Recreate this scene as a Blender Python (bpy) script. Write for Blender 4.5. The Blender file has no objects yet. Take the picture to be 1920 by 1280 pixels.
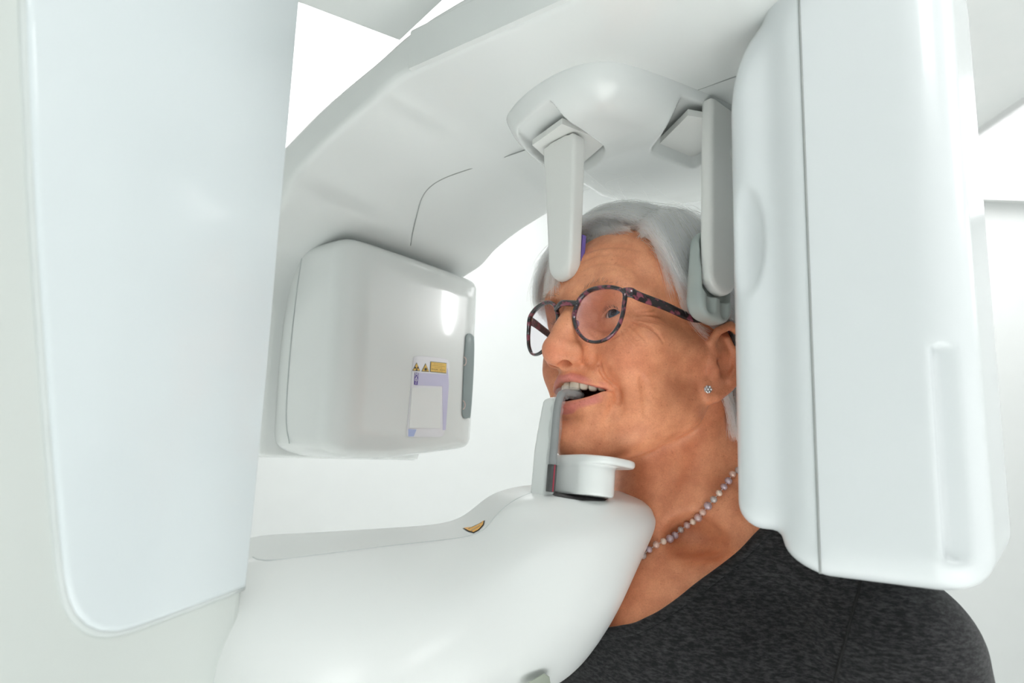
import bpy, bmesh, math, random
import numpy as np
from mathutils import Matrix, Vector
random.seed(7); rng = np.random.default_rng(7)
sc = bpy.context.scene
COL = sc.collection
# ------------------------------------------------------------------ camera
F = 1280.0
TILT, ROLL = math.radians(9.3), math.radians(2.0)
CAM = np.array([0.0, 0.0, 1.45])
FW = np.array([0, math.cos(TILT), math.sin(TILT)])
_U0 = np.array([0, -math.sin(TILT), math.cos(TILT)])
RT = math.cos(ROLL) * np.array([1.0, 0, 0]) + math.sin(ROLL) * _U0
UP = -math.sin(ROLL) * np.array([1.0, 0, 0]) + math.cos(ROLL) * _U0
cd = bpy.data.cameras.new('camera'); cam = bpy.data.objects.new('camera', cd); COL.objects.link(cam)
cd.sensor_width = 36.0; cd.lens = 36.0 * F / 1920.0; cd.clip_start = 0.02; cd.clip_end = 30
cam.matrix_world = Matrix(((RT[0], UP[0], -FW[0], CAM[0]), (RT[1], UP[1], -FW[1], CAM[1]), (RT[2], UP[2], -FW[2], CAM[2]), (0, 0, 0, 1)))
cd.dof.use_dof = True; cd.dof.focus_distance = 0.57; cd.dof.aperture_fstop = 8.0
sc.camera = cam
# ------------------------------------------------------------------ world + exposure
w = bpy.data.worlds.new('world'); sc.world = w; w.use_nodes = True
w.node_tree.nodes['Background'].inputs[0].default_value = (0.95, 1.0, 0.99, 1)
w.node_tree.nodes['Background'].inputs[1].default_value = 0.64
sc.view_settings.view_transform = 'Standard'; sc.view_settings.look = 'None'
sc.view_settings.exposure = -0.02; sc.view_settings.gamma = 1.0; sc.view_settings.use_curve_mapping = False
sc.cycles.use_denoising = True
sc.cycles.max_bounces = 14; sc.cycles.transmission_bounces = 14; sc.cycles.transparent_max_bounces = 16
# ------------------------------------------------------------------ big lights (lamps of the room and added fill lights)
def area(name, loc, size, power, target, col=(1, 1, 1)):
    l = bpy.data.lights.new(name, 'AREA'); l.shape = 'RECTANGLE'; l.size, l.size_y = size; l.energy = power; l.color = col
    o = bpy.data.objects.new(name, l); COL.objects.link(o); o.location = loc
    o.rotation_euler = (Vector(target) - Vector(loc)).to_track_quat('-Z', 'Y').to_euler(); return o
area('ceiling_lamp_light_front', (0.55, -0.55, 2.50), (0.6, 0.6), 9, (0.2, 0.4, 1.3))
area('side_fill_light', (1.9, 0.1, 2.50), (0.6, 0.6), 13, (0.0, 0.7, 1.4))  # unseen fill light, added to brighten the front of the tube head
wl = area('wall_lamp_light', (2.74, 1.21, 2.24), (0.065, 0.34), 3, (0.0, 0.8, 1.6)); wl.data.shape = 'ELLIPSE'
for dx in (-0.75, 0.85): area('floor_bounce_fill', (dx, -0.75, 2.50), (0.25, 0.25), 29, (dx, -0.75, 0)).data.spread = math.radians(75)  # added spots on the floor, bouncing fill up to the gantry underside

# ------------------------------------------------------------------ helpers
def unp(px, py, d): return CAM + d * (FW + RT * (px - 960) / F + UP * (640 - py) / F)
def onplane(px, py, n, c):
    n = np.asarray(n, float); b = unp(px, py, 1.0) - CAM
    return CAM + b * ((c - CAM @ n) / (b @ n))

def rot(yaw, pitch, roll):
    f0 = np.array([-math.sin(yaw), -math.cos(yaw), 0]); l0 = np.cross([0, 0, 1], f0); u0 = np.array([0, 0, 1.])
    f = math.cos(pitch) * f0 + math.sin(pitch) * u0; u = -math.sin(pitch) * f0 + math.cos(pitch) * u0
    return np.stack([f, math.cos(roll) * l0 + math.sin(roll) * u, -math.sin(roll) * l0 + math.cos(roll) * u], 1)
HM = rot(math.radians(52), math.radians(6.5), math.radians(2.5))
H0 = np.array([.1190, .6070, 1.5267])
def HW(p): return H0 + np.asarray(p, float) @ HM.T              # head -> world
GA, GW = np.array([.788, -.616, 0]), np.array([.616, .788, 0])
GM = np.stack([GA, GW, [0, 0, 1]], 1)
def GG(p): return np.asarray(p, float) @ GM.T                   # gantry axes -> world
def WG(p): return np.asarray(p, float) @ GM

def link(name, data, parent=None, ploc=None):
    o = bpy.data.objects.new(name, data); COL.objects.link(o)
    if parent is not None: o.parent = parent
    return o
def wloc(o):
    l = np.zeros(3)
    while o is not None: l = l + np.array(o.location); o = o.parent
    return l
def tag(o, label=None, cat=None, group=None, kind=None):
    if label: o['label'] = label
    if cat: o['category'] = cat
    if group: o['group'] = group
    if kind: o['kind'] = kind
    return o
def empty(name, loc, label, cat):
    o = bpy.data.objects.new(name, None); COL.objects.link(o); o.location = loc; o.empty_display_size = .05
    return tag(o, label, cat)
def mesh_obj(name, V, Fc, mat, parent=None, smooth=True, normals=None, loc=None, auto=None, uvs=None):
    """V world coordinates; stored relative to the parent (or loc)"""
    V = np.asarray(V, float)
    base = wloc(parent) if parent is not None else np.zeros(3)
    if loc is not None: base = base + np.asarray(loc) - (wloc(parent) if parent is not None else 0)
    me = bpy.data.meshes.new(name)
    if isinstance(Fc, np.ndarray):
        n, k = Fc.shape
        me.vertices.add(len(V)); me.vertices.foreach_set('co', (V - base).astype(np.float32).ravel())
        me.loops.add(n * k); me.loops.foreach_set('vertex_index', Fc.astype(np.int32).ravel())
        me.polygons.add(n); me.polygons.foreach_set('loop_start', (np.arange(n) * k).astype(np.int32))
        me.update(calc_edges=True)
    else:
        me.from_pydata([tuple(v) for v in (V - base)], [], [tuple(f) for f in Fc]); me.update()
    me.materials.append(mat)
    me.polygons.foreach_set('use_smooth', [smooth] * len(me.polygons))
    if normals is not None: me.normals_split_custom_set_from_vertices(normals.astype(np.float32))
    elif auto is not None and smooth:
        me.set_sharp_from_angle(angle=math.radians(auto))
    o = link(name, me, parent)
    if loc is not None: o.location = np.asarray(loc) - (wloc(parent) if parent is not None else 0)
    return o
def bm_arrays(bm):
    bm.verts.index_update()
    return np.array([v.co[:] for v in bm.verts]), [[v.index for v in f.verts] for f in bm.faces]
def prism(poly, n, t, bevel=0.0, seg=3):
    """solid from a world-space outline lying in a plane, raised by t along n, front rim bevelled"""
    bm = bmesh.new(); n = np.asarray(n, float)
    a = [bm.verts.new(p) for p in poly]; b = [bm.verts.new(np.asarray(p) + n * t) for p in poly]
    k = len(poly)
    for i in range(k): bm.faces.new((a[i], a[(i + 1) % k], b[(i + 1) % k], b[i]))
    top = bm.faces.new(b); bm.faces.new(a[::-1])
    bmesh.ops.recalc_face_normals(bm, faces=bm.faces)
    if bevel > 0: bmesh.ops.bevel(bm, geom=list(top.edges), offset=bevel, segments=seg, profile=.5, affect='EDGES')
    r = bm_arrays(bm); bm.free(); return r
def smooth_path(P, n, closed=False):
    P = np.asarray(P, float); m = len(P); out = []
    segs = m if closed else m - 1
    for i in range(segs):
        p0, p1, p2, p3 = [P[(i + j) % m] if closed else P[min(max(i + j, 0), m - 1)] for j in (-1, 0, 1, 2)]
        for t in np.arange(n) / n:
            out.append(.5 * ((2 * p1) + (-p0 + p2) * t + (2 * p0 - 5 * p1 + 4 * p2 - p3) * t * t + (-p0 + 3 * p1 - 3 * p2 + p3) * t ** 3))
    if not closed: out.append(P[-1])
    return np.array(out)
def tube(P, r, k=8, closed=False, sx=1.0, up=None):
    """round or flattened tube along a polyline (arrays of verts, faces)"""
    P = np.asarray(P, float); n = len(P); r = np.broadcast_to(np.asarray(r, float), (n,))
    T = np.roll(P, -1, 0) - np.roll(P, 1, 0)
    if not closed: T[0] = P[1] - P[0]; T[-1] = P[-1] - P[-2]
    T /= np.linalg.norm(T, axis=1)[:, None] + 1e-12
    u = np.array(up if up is not None else [0.13, 0.21, 0.97], float); V = []
    for i in range(n):
        if up is None or True: a = u - T[i] * (u @ T[i])
        a /= np.linalg.norm(a) + 1e-12
        if up is None: u = a
        b = np.cross(T[i], a)
        for j in range(k):
            t = 2 * math.pi * j / k; V.append(P[i] + r[i] * (math.cos(t) * a + sx * math.sin(t) * b))
    Fc = []
    for i in range(n if closed else n - 1):
        for j in range(k):
            i2 = (i + 1) % n; Fc.append((i * k + j, i * k + (j + 1) % k, i2 * k + (j + 1) % k, i2 * k + j))
    if not closed: Fc.append(list(range(k))[::-1]); Fc.append([(n - 1) * k + j for j in range(k)])
    return np.array(V), Fc
def sphere_arr(c, r, nu=16, nv=10, scale=(1, 1, 1), M=None):
    V = []; Fc = []
    for i in range(nv + 1):
        th = math.pi * i / nv
        for j in range(nu):
            ph = 2 * math.pi * j / nu; V.append((math.sin(th) * math.cos(ph) * scale[0], math.sin(th) * math.sin(ph) * scale[1], math.cos(th) * scale[2]))
    for i in range(nv):
        for j in range(nu): Fc.append((i * nu + j, (i + 1) * nu + j, (i + 1) * nu + (j + 1) % nu, i * nu + (j + 1) % nu))
    V = np.array(V) * r
    if M is not None: V = V @ np.asarray(M).T
    return V + np.asarray(c), Fc
def merge(parts):
    V = []; Fc = []; n = 0
    for v, f in parts:
        V.append(v); Fc += [[i + n for i in q] for q in f]; n += len(v)
    return np.concatenate(V), Fc

# ------------------------------------------------------------------ materials
def mat(name, col, rough=.4, metal=0., coat=0., spec=.5, noise=None, bump=None, sss=None, trans=0.):
    m = bpy.data.materials.new(name); m.use_nodes = True; nt = m.node_tree; b = nt.nodes['Principled BSDF']
    b.inputs['Base Color'].default_value = (*col, 1); b.inputs['Roughness'].default_value = rough
    b.inputs['Metallic'].default_value = metal; b.inputs['Coat Weight'].default_value = coat; b.inputs['Coat Roughness'].default_value = .05
    b.inputs['Specular IOR Level'].default_value = spec; b.inputs['Transmission Weight'].default_value = trans
    if noise:   # (scale, second colour, detail)
        t = nt.nodes.new('ShaderNodeTexCoord'); nz = nt.nodes.new('ShaderNodeTexNoise'); nz.inputs['Scale'].default_value = noise[0]; nz.inputs['Detail'].default_value = noise[2]
        r = nt.nodes.new('ShaderNodeValToRGB'); r.color_ramp.elements[0].position = .35; r.color_ramp.elements[1].position = .65
        r.color_ramp.elements[0].color = (*col, 1); r.color_ramp.elements[1].color = (*noise[1], 1)
        nt.links.new(t.outputs['Object'], nz.inputs['Vector']); nt.links.new(nz.outputs['Fac'], r.inputs['Fac']); nt.links.new(r.outputs['Color'], b.inputs['Base Color'])
    if bump:    # (scale, strength, distance)
        t = nt.nodes.new('ShaderNodeTexCoord'); nz = nt.nodes.new('ShaderNodeTexNoise'); nz.inputs['Scale'].default_value = bump[0]; nz.inputs['Detail'].default_value = 4
        bp = nt.nodes.new('ShaderNodeBump'); bp.inputs['Strength'].default_value = bump[1]; bp.inputs['Distance'].default_value = bump[2]
        nt.links.new(t.outputs['Object'], nz.inputs['Vector']); nt.links.new(nz.outputs['Fac'], bp.inputs['Height']); nt.links.new(bp.outputs['Normal'], b.inputs['Normal'])
    if sss: b.inputs['Subsurface Weight'].default_value = sss[0]; b.inputs['Subsurface Radius'].default_value = sss[1]; b.inputs['Subsurface Scale'].default_value = sss[2]
    return m
def emis(name, col, s):
    m = bpy.data.materials.new(name); m.use_nodes = True; nt = m.node_tree; nt.nodes.clear()
    o = nt.nodes.new('ShaderNodeOutputMaterial'); e = nt.nodes.new('ShaderNodeEmission'); e.inputs[0].default_value = (*col, 1); e.inputs[1].default_value = s
    nt.links.new(e.outputs[0], o.inputs[0]); return m
M_white = mat('white_plastic', (.78, .805, .79), .20, coat=.45, noise=(6, (.80, .825, .81), 2))
M_shelf = mat('satin_white_plastic', (.78, .805, .79), .34, coat=.08, noise=(6, (.80, .82, .805), 2))
M_warm = mat('ivory_plastic', (.81, .815, .785), .3, coat=.15, noise=(9, (.82, .825, .795), 2))
M_cool = mat('cool_white_plastic', (.72, .755, .765), .25, coat=.25, noise=(5, (.735, .77, .78), 2))
M_col = mat('pale_column_paint', (.60, .64, .615), .35, noise=(4, (.62, .655, .63), 2))
M_panel = mat('gloss_panel', (.65, .705, .72), .16, spec=.35, coat=.1, noise=(3, (.66, .715, .73), 2))
M_seam = mat('seam_gap', (.33, .35, .34), .6, noise=(40, (.36, .38, .37), 2))
M_soft = mat('soft_seam', (.58, .62, .61), .6, noise=(40, (.60, .64, .63), 2))
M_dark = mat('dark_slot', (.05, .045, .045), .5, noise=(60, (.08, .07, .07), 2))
M_pad = mat('grey_rubber', (.40, .45, .43), .45, noise=(30, (.43, .48, .455), 3))
M_rod = mat('grey_plastic', (.19, .20, .20), .35, noise=(80, (.22, .23, .23), 2))
M_wall = mat('white_wall_paint', (.74, .76, .75), .7, noise=(12, (.75, .77, .76), 3), bump=(300, .05, .001))
M_ceil = mat('ceiling_paint', (.84, .86, .85), .8, noise=(10, (.86, .87, .86), 3))
M_floor = mat('vinyl_floor', (.86, .88, .86), .45, noise=(20, (.89, .90, .89), 4))
M_lamp = emis('lamp_diffuser', (1, 1, 1), 3.4)
M_frame = mat('lamp_frame', (.8, .8, .8), .4, noise=(20, (.82, .82, .82), 2))

# ------------------------------------------------------------------ room
def box_arr(lo, hi):
    x0, y0, z0 = lo; x1, y1, z1 = hi
    V = np.array([(x0, y0, z0), (x1, y0, z0), (x1, y1, z0), (x0, y1, z0), (x0, y0, z1), (x1, y0, z1), (x1, y1, z1), (x0, y1, z1)])
    return V, [(0, 3, 2, 1), (4, 5, 6, 7), (0, 1, 5, 4), (1, 2, 6, 5), (2, 3, 7, 6), (3, 0, 4, 7)]
def struct(name, lo, hi, m):
    o = mesh_obj(name, *box_arr(lo, hi), m, smooth=False); o['kind'] = 'structure'; return o
struct('floor', (-2.1, -1.5, -.1), (2.9, 2.8, 0), M_floor)
struct('ceiling', (-2.1, -1.5, 2.55), (2.9, 2.8, 2.65), M_ceil)
struct('wall_back', (-2.1, 2.7, 0), (2.9, 2.8, 2.55), M_wall)
struct('wall_right', (2.8, -1.5, 0), (2.9, 2.7, 2.55), M_wall)
struct('wall_left', (-2.1, -1.5, 0), (-2.0, 2.7, 2.55), M_wall)
def lamp(x0, x1, y0, y1, label):
    t = empty('ceiling_light', ((x0 + x1) / 2, (y0 + y1) / 2, 2.55), label, 'ceiling light'); t['group'] = 'ceiling light panels'
    mesh_obj('lamp_frame', *box_arr((x0, y0, 2.53), (x1, y1, 2.55)), M_frame, t, smooth=False)
    mesh_obj('diffuser', *box_arr((x0 + .02, y0 + .02, 2.524), (x1 - .02, y1 - .02, 2.5295)), M_lamp, t, smooth=False)
lamp(1.50, 2.30, 1.48, 2.62, 'white ceiling light panel glaring in the top right corner')
lamp(-1.15, .10, 1.30, 2.62, 'white glowing ceiling panel added to brighten the gap between the column and the gantry arm')  # glowing panel added so the ceiling behind the arch turns white
# ------------------------------------------------------------------ implicit surfaces (rounded solids meshed with surface nets)
def axis_coords(*segs):
    """(start, stop, step), ... joined into one increasing coordinate list"""
    out = []
    for a, b, s in segs: out.append(np.arange(a, b - s * .5, s))
    out.append(np.array([segs[-1][1]])); return np.concatenate(out)
def smin(a, b, k):
    if k <= 0: return np.minimum(a, b)
    h = np.maximum(k - np.abs(a - b), 0) / k
    return np.minimum(a, b) - h * h * k * .25
class Field:
    def __init__(s, xs, ys, zs):
        s.x, s.y, s.z = [np.asarray(v, np.float32) for v in (xs, ys, zs)]
        s.D = np.full((len(s.x), len(s.y), len(s.z)), 1.0, np.float32)
    def sub(s, lo, hi):
        sl = []; out = []
        for c, a, b in zip((s.x, s.y, s.z), lo, hi):
            i = max(np.searchsorted(c, a) - 1, 0); j = min(np.searchsorted(c, b) + 2, len(c)); sl.append(slice(i, max(j, i + 1)))
        X, Y, Z = s.x[sl[0]][:, None, None], s.y[sl[1]][None, :, None], s.z[sl[2]][None, None, :]
        return tuple(sl), X, Y, Z
    def op(s, f, lo, hi, k=.004, mode='+'):
        m = k + .006
        lo = np.asarray(lo) - m; hi = np.asarray(hi) + m
        sl, X, Y, Z = s.sub(lo, hi); v = f(X, Y, Z).astype(np.float32)
        if mode == '+': s.D[sl] = smin(s.D[sl], v, k)
        elif mode == '-': s.D[sl] = -smin(-s.D[sl], v, k)
        else: s.D[sl] = -smin(-s.D[sl], -v, k)        # '&'
    def ell(s, c, r, k=.01, mode='+', R=None):
        c = np.asarray(c, float); r = np.asarray(r, float); e = r.max() if R is not None else r
        def f(X, Y, Z):
            x, y, z = X - c[0], Y - c[1], Z - c[2]
            if R is not None: x, y, z = [R[0][i] * x + R[1][i] * y + R[2][i] * z for i in range(3)]   # R columns = local axes
            k0 = np.sqrt((x / r[0]) ** 2 + (y / r[1]) ** 2 + (z / r[2]) ** 2)
            k1 = np.sqrt((x / r[0] ** 2) ** 2 + (y / r[1] ** 2) ** 2 + (z / r[2] ** 2) ** 2) + 1e-9
            return k0 * (k0 - 1) / k1
        s.op(f, c - e, c + e, k, mode)
    def cap(s, a, b, ra, rb=None, k=.006, mode='+'):
        a = np.asarray(a, float); b = np.asarray(b, float); rb = ra if rb is None else rb; ab = b - a; L = ab @ ab + 1e-12
        def f(X, Y, Z):
            t = np.clip(((X - a[0]) * ab[0] + (Y - a[1]) * ab[1] + (Z - a[2]) * ab[2]) / L, 0, 1)
            return np.sqrt((X - a[0] - t * ab[0]) ** 2 + (Y - a[1] - t * ab[1]) ** 2 + (Z - a[2] - t * ab[2]) ** 2) - (ra + t * (rb - ra))
        r = max(ra, rb); s.op(f, np.minimum(a, b) - r, np.maximum(a, b) + r, k, mode)
    def chain(s, P, r, k=.004, mode='+'):
        P = np.asarray(P, float); r = np.broadcast_to(np.asarray(r, float), (len(P),))
        lo = (P - r[:, None]).min(0); hi = (P + r[:, None]).max(0)
        def f(X, Y, Z):
            out = None
            for i in range(len(P) - 1):
                a = P[i]; ab = P[i + 1] - a; L = ab @ ab + 1e-12
                t = np.clip(((X - a[0]) * ab[0] + (Y - a[1]) * ab[1] + (Z - a[2]) * ab[2]) / L, 0, 1)
                d = np.sqrt((X - a[0] - t * ab[0]) ** 2 + (Y - a[1] - t * ab[1]) ** 2 + (Z - a[2] - t * ab[2]) ** 2) - (r[i] + t * (r[i + 1] - r[i]))
                out = d if out is None else np.minimum(out, d)
            return out
        s.op(f, lo, hi, k, mode)
    def rbox(s, lo, hi, rad, k=.0, mode='+', R=None, c=None):
        """rounded box lo..hi (R, c: turned about c)"""
        lo = np.asarray(lo, float); hi = np.asarray(hi, float); m = (lo + hi) / 2; h = (hi - lo) / 2
        def f(X, Y, Z):
            x, y, z = X - m[0], Y - m[1], Z - m[2]
            if R is not None: x, y, z = [R[0][i] * x + R[1][i] * y + R[2][i] * z for i in range(3)]
            qx, qy, qz = np.abs(x) - h[0] + rad, np.abs(y) - h[1] + rad, np.abs(z) - h[2] + rad
            return np.sqrt(np.maximum(qx, 0) ** 2 + np.maximum(qy, 0) ** 2 + np.maximum(qz, 0) ** 2) + np.minimum(np.maximum(np.maximum(qx, qy), qz), 0) - rad
        e = np.linalg.norm(h) if R is not None else h
        s.op(f, m - e, m + e, k, mode)
    def mesh(s):
        D = s.D; S = D < 0
        c = [S[i:S.shape[0] - 1 + i, j:S.shape[1] - 1 + j, l:S.shape[2] - 1 + l] for i in (0, 1) for j in (0, 1) for l in (0, 1)]
        cnt = sum(v.astype(np.int8) for v in c); act = (cnt > 0) & (cnt < 8)
        I = np.argwhere(act); n = len(I)
        idx = np.full(act.shape, -1, np.int32); idx[act] = np.arange(n)
        val = np.stack([D[I[:, 0] + i, I[:, 1] + j, I[:, 2] + l] for i in (0, 1) for j in (0, 1) for l in (0, 1)], 1)
        off = np.array([(i, j, l) for i in (0, 1) for j in (0, 1) for l in (0, 1)], np.float32)
        acc = np.zeros((n, 3), np.float32); num = np.zeros(n, np.float32)
        for a in range(8):
            for b in range(a + 1, 8):
                d = off[b] - off[a]
                if np.abs(d).sum() != 1: continue
                m = (val[:, a] < 0) != (val[:, b] < 0)
                t = np.where(m, val[:, a] / (val[:, a] - val[:, b] + (~m)), 0)
                acc += m[:, None] * (off[a] + t[:, None] * d); num += m
        fr = acc / num[:, None]
        V = np.stack([c0[I[:, q]] + fr[:, q] * (c0[I[:, q] + 1] - c0[I[:, q]]) for q, c0 in enumerate((s.x, s.y, s.z))], 1)
        g = [np.zeros((n,), np.float32) for _ in range(3)]
        # gradient of the trilinear field at the vertex, blended from central differences at the corners
        G = []
        for q, c0 in enumerate((s.x, s.y, s.z)):
            acc = np.zeros(n, np.float32)
            for a in range(8):
                ii = I + off[a].astype(int); w = np.prod(np.where(off[a] > 0, fr, 1 - fr), 1)
                lo = ii.copy(); hi = ii.copy(); lo[:, q] = np.maximum(lo[:, q] - 1, 0); hi[:, q] = np.minimum(hi[:, q] + 1, D.shape[q] - 1)
                acc += w * (D[hi[:, 0], hi[:, 1], hi[:, 2]] - D[lo[:, 0], lo[:, 1], lo[:, 2]]) / (c0[hi[:, q]] - c0[lo[:, q]])
            G.append(acc)
        N = np.stack(G, 1); N /= np.linalg.norm(N, axis=1)[:, None] + 1e-9
        quads = []
        for q in range(3):
            sl0 = [slice(1, -1)] * 3; sl1 = [slice(1, -1)] * 3; sl0[q] = slice(0, -1); sl1[q] = slice(1, None)
            A, B = S[tuple(sl0)], S[tuple(sl1)]; E = np.argwhere(A != B); fl = A[A != B]
            if len(E) == 0: continue
            u, v = [(1, 2), (2, 0), (0, 1)][q]
            E = E + 1; E[:, q] -= 1
            def at(du, dv):
                K = E.copy(); K[:, u] += du; K[:, v] += dv; return idx[K[:, 0], K[:, 1], K[:, 2]]
            Q = np.stack([at(-1, -1), at(0, -1), at(0, 0), at(-1, 0)], 1)
            Q = np.where(fl[:, None], Q, Q[:, ::-1]); quads.append(Q)
        Q = np.concatenate(quads); Q = Q[(Q >= 0).all(1)]
        return V.astype(float), Q, N.astype(float)
def drop_unused(V, Q, N, keepmask):
    """keep the faces whose vertices all satisfy keepmask"""
    Q = Q[keepmask[Q].all(1)]; used = np.unique(Q); m = np.full(len(V), -1); m[used] = np.arange(len(used))
    return V[used], m[Q], N[used]
def sdf_obj(name, fld, m, parent, tf=None, R=None, keep=None, loc=None):
    V, Q, N = fld.mesh()
    if keep is not None: V, Q, N = drop_unused(V, Q, N, keep(V))
    if tf is not None: V = tf(V); N = N @ R.T
    return mesh_obj(name, V, Q, m, parent, normals=N, loc=loc)
# ------------------------------------------------------------------ the panoramic x-ray machine
MC = empty('panoramic_x_ray_machine', (-.28, .34, 0), 'large white panoramic dental x-ray machine surrounding the woman\'s head', 'x-ray machine')
# --- column with its glossy inset panel
CN = np.array([.972, -.235, 0.0]); CT = np.array([.235, .972, 0.0])           # normal and run of the column's face
P2 = np.array([-.142, .400, 0]); cc = P2 @ CN
def col_pt(s, z, o=0.0): return P2 + CT * s + CN * o + np.array([0, 0, z])
# plan outline of the column, corner towards the shelf rounded
plan = [(-.62, 0.0), (-.012, 0.0)]
for a in np.linspace(0, 90, 7): plan.append((-.012 + .012 * math.sin(math.radians(a)), -.012 + .012 * math.cos(math.radians(a))))
plan += [(0.0, -.20), (-.03, -.24), (-.55, -.24), (-.62, -.2)]
base = [col_pt(s, 0, o) for s, o in plan]
colm = mesh_obj('column', *prism(base, (0, 0, 1), 2.20, .004), M_col, MC, auto=35)
pp = [(40, -90), (43, 60), (50, 220), (60, 420), (74, 620), (91, 850), (104, 1000), (113, 1080), (122, 1122), (136, 1152), (156, 1172), (182, 1183), (212, 1184), (246, 1176), (300, 1157), (455, 1100), (470, 960), (493, 720), (512, 500), (535, 240), (556, 0), (563, -90)]
pw = [onplane(x, y, CN, cc) for x, y in pp]
ctr = np.mean(pw, axis=0)
mesh_obj('inset_panel', *prism([p - CN * .0008 for p in pw], CN, .0036, .0026, 4), M_panel, MC, auto=40)['label'] = 'glossy pale blue inset panel'
gp = [p + (p - ctr) / np.linalg.norm(p - ctr) * .0004 for p in pw]
mesh_obj('panel_gap', *tube(smooth_path(gp[:16], 4), .0017, 8), M_soft, MC)
# --- fixed overhead arm from the column to the hub
oh = [(-.484, .308), (-.454, .393), (-.381, .374), (-.10, .33), (-.1, .0), (-.50, .0), (-.56, .15)]
mesh_obj('overhead_arm', *prism([GG((a, w_, 1.83)) for a, w_ in oh], (0, 0, 1), .13, .01), M_white, MC, auto=35)
# --- rotating gantry: an arch that carries the tube head on one side and the detector on the other
def arch_profile(off=0.0):
    P = [(-.09, 1.75), (-.20, 1.75), (-.383, 1.75), (-.433, 1.737), (-.489, 1.718), (-.526, 1.700), (-.550, 1.682), (-.590, 1.666), (-.625, 1.645), (-.642, 1.60), (-.645, 1.52), (-.640, 1.437)]
    return smooth_path(np.array(P), 5)
inner = arch_profile(); nI = len(inner)
outer = smooth_path(np.array([(-.09, 1.80), (-.20, 1.80), (-.36, 1.793), (-.43, 1.775), (-.50, 1.755), (-.56, 1.730), (-.625, 1.70), (-.67, 1.66), (-.69, 1.635), (-.70, 1.60), (-.71, 1.50), (-.705, 1.437)]), 5)
def gsolid(w0, w1, inn, out_, bev):
    bm = bmesh.new(); rows = []
    for w_ in (w0, w1): rows.append([[bm.verts.new(GG((a, w_ + (.060 * min(max((1.69 - inn[q][1]) / .10, 0), 1) if w_ == w0 else 0), z))) for q, (a, z) in enumerate(prof)] for prof in (inn, out_)])
    n = len(inn)
    for i in range(n - 1):
        bm.faces.new((rows[0][0][i], rows[0][0][i + 1], rows[1][0][i + 1], rows[1][0][i]))
        bm.faces.new((rows[0][1][i], rows[1][1][i], rows[1][1][i + 1], rows[0][1][i + 1]))
        for w_ in (0, 1): bm.faces.new((rows[w_][0][i], rows[w_][1][i], rows[w_][1][i + 1], rows[w_][0][i + 1]))
    for i in (0, n - 1): bm.faces.new((rows[0][0][i], rows[1][0][i], rows[1][1][i], rows[0][1][i]))
    bmesh.ops.recalc_face_normals(bm, faces=bm.faces)
    ed = [e for e in bm.edges if len(e.link_faces) == 2 and e.calc_face_angle(0) > .9]
    bmesh.ops.bevel(bm, geom=ed, offset=bev, segments=3, profile=.5, affect='EDGES'); r = bm_arrays(bm); bm.free(); return r
GANTRY = mesh_obj('gantry_arm', *gsolid(.345, .637, inner, outer, .007), M_white, MC, auto=40)
hub = [(-.395, .343), (-.38, .35), (-.05, .35), (.02, .37), (.02, .62), (-.1, .64), (-.36, .60)]
hubo = mesh_obj('gantry_hub', *prism([GG((a, w_, 1.752)) for a, w_ in [(-.384, .3432), (-.10, .3432), (-.088, .36), (-.088, .60), (-.10, .632), (-.36, .632)]], (0, 0, 1), .036, .004), M_white, MC, auto=40)
gv = gsolid(.345, .637, inner, outer, .007)
from mathutils.bvhtree import BVHTree
GB = BVHTree.FromPolygons([tuple(v) for v in gv[0]], gv[1])
seam = []
for px, py in [(1385, 141), (1360, 150), (1155, 222), (950, 293), (880, 317), (835, 333), (808, 349), (791, 371), (781, 405), (773, 440), (770, 460)]:
    d = unp(px, py, 1.0) - CAM; h = GB.ray_cast(Vector(CAM), Vector(d))
    if h[0] is not None: seam.append(np.array(h[0]))
mesh_obj('cover_seam', *tube(smooth_path(seam, 5), .0006, 6), M_seam, GANTRY)
# --- x-ray tube head
f = Field(np.arange(-.72, -.53, .0022), np.arange(.39, .67, .0022), np.arange(1.40, 1.70, .0022))
f.rbox((-.705, .421, 1.433), (-.549, .640, 1.672), .022)
f.rbox((-.60, .437, 1.45), (-.546, .625, 1.655), .02, k=.012)
c0, s0 = math.cos(math.radians(9)), math.sin(math.radians(9))
f.op(lambda X, Y, Z: (1.445 - (Z - (Y - .64) * .0)) * 0 + ((1.438 + np.maximum(Y - .50, 0) * .13 - np.maximum(0, .46 - Y) * -.25) - Z), (-.72, .39, 1.40), (-.53, .67, 1.49), .014, '&')
f.op(lambda X, Y, Z: (Z - (1.672 - np.maximum(Y - .52, 0) * .05 - np.maximum(.46 - Y, 0) * .1)) + 0 * X, (-.72, .39, 1.62), (-.53, .67, 1.70), .014, '&')
TB = sdf_obj('x_ray_tube_head', f, M_white, MC, GG, GM)
mesh_obj('side_seam', *tube(smooth_path([GG(p) for p in [(-.620, .4208, 1.655), (-.624, .4206, 1.62), (-.627, .4206, 1.55), (-.624, .4206, 1.48), (-.614, .4206, 1.452)]], 6), .0006, 6), M_soft, TB)
FA = -.5448                                                     # plane of the tube's front face
def face_pts(px): return [onplane(x, y, GA, FA) for x, y in px]
lab = smooth_path(face_pts([(778, 668), (800, 668), (832, 672), (840, 678), (841, 700), (836, 780), (832, 812), (824, 819), (800, 819), (768, 819), (762, 812), (763, 795), (770, 720), (774, 676)]), 3, True)
M_lab = mat('label_white', (.86, .86, .90), .3, noise=(30, (.88, .88, .92), 2))
M_lil = mat('label_lilac', (.62, .60, .80), .3, noise=(30, (.66, .64, .84), 2))
M_pur = mat('label_purple', (.13, .07, .36), .4, noise=(40, (.16, .09, .42), 2))
M_scr = mat('label_pale_field', (.88, .90, .89), .2, noise=(20, (.90, .92, .91), 2))
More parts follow.
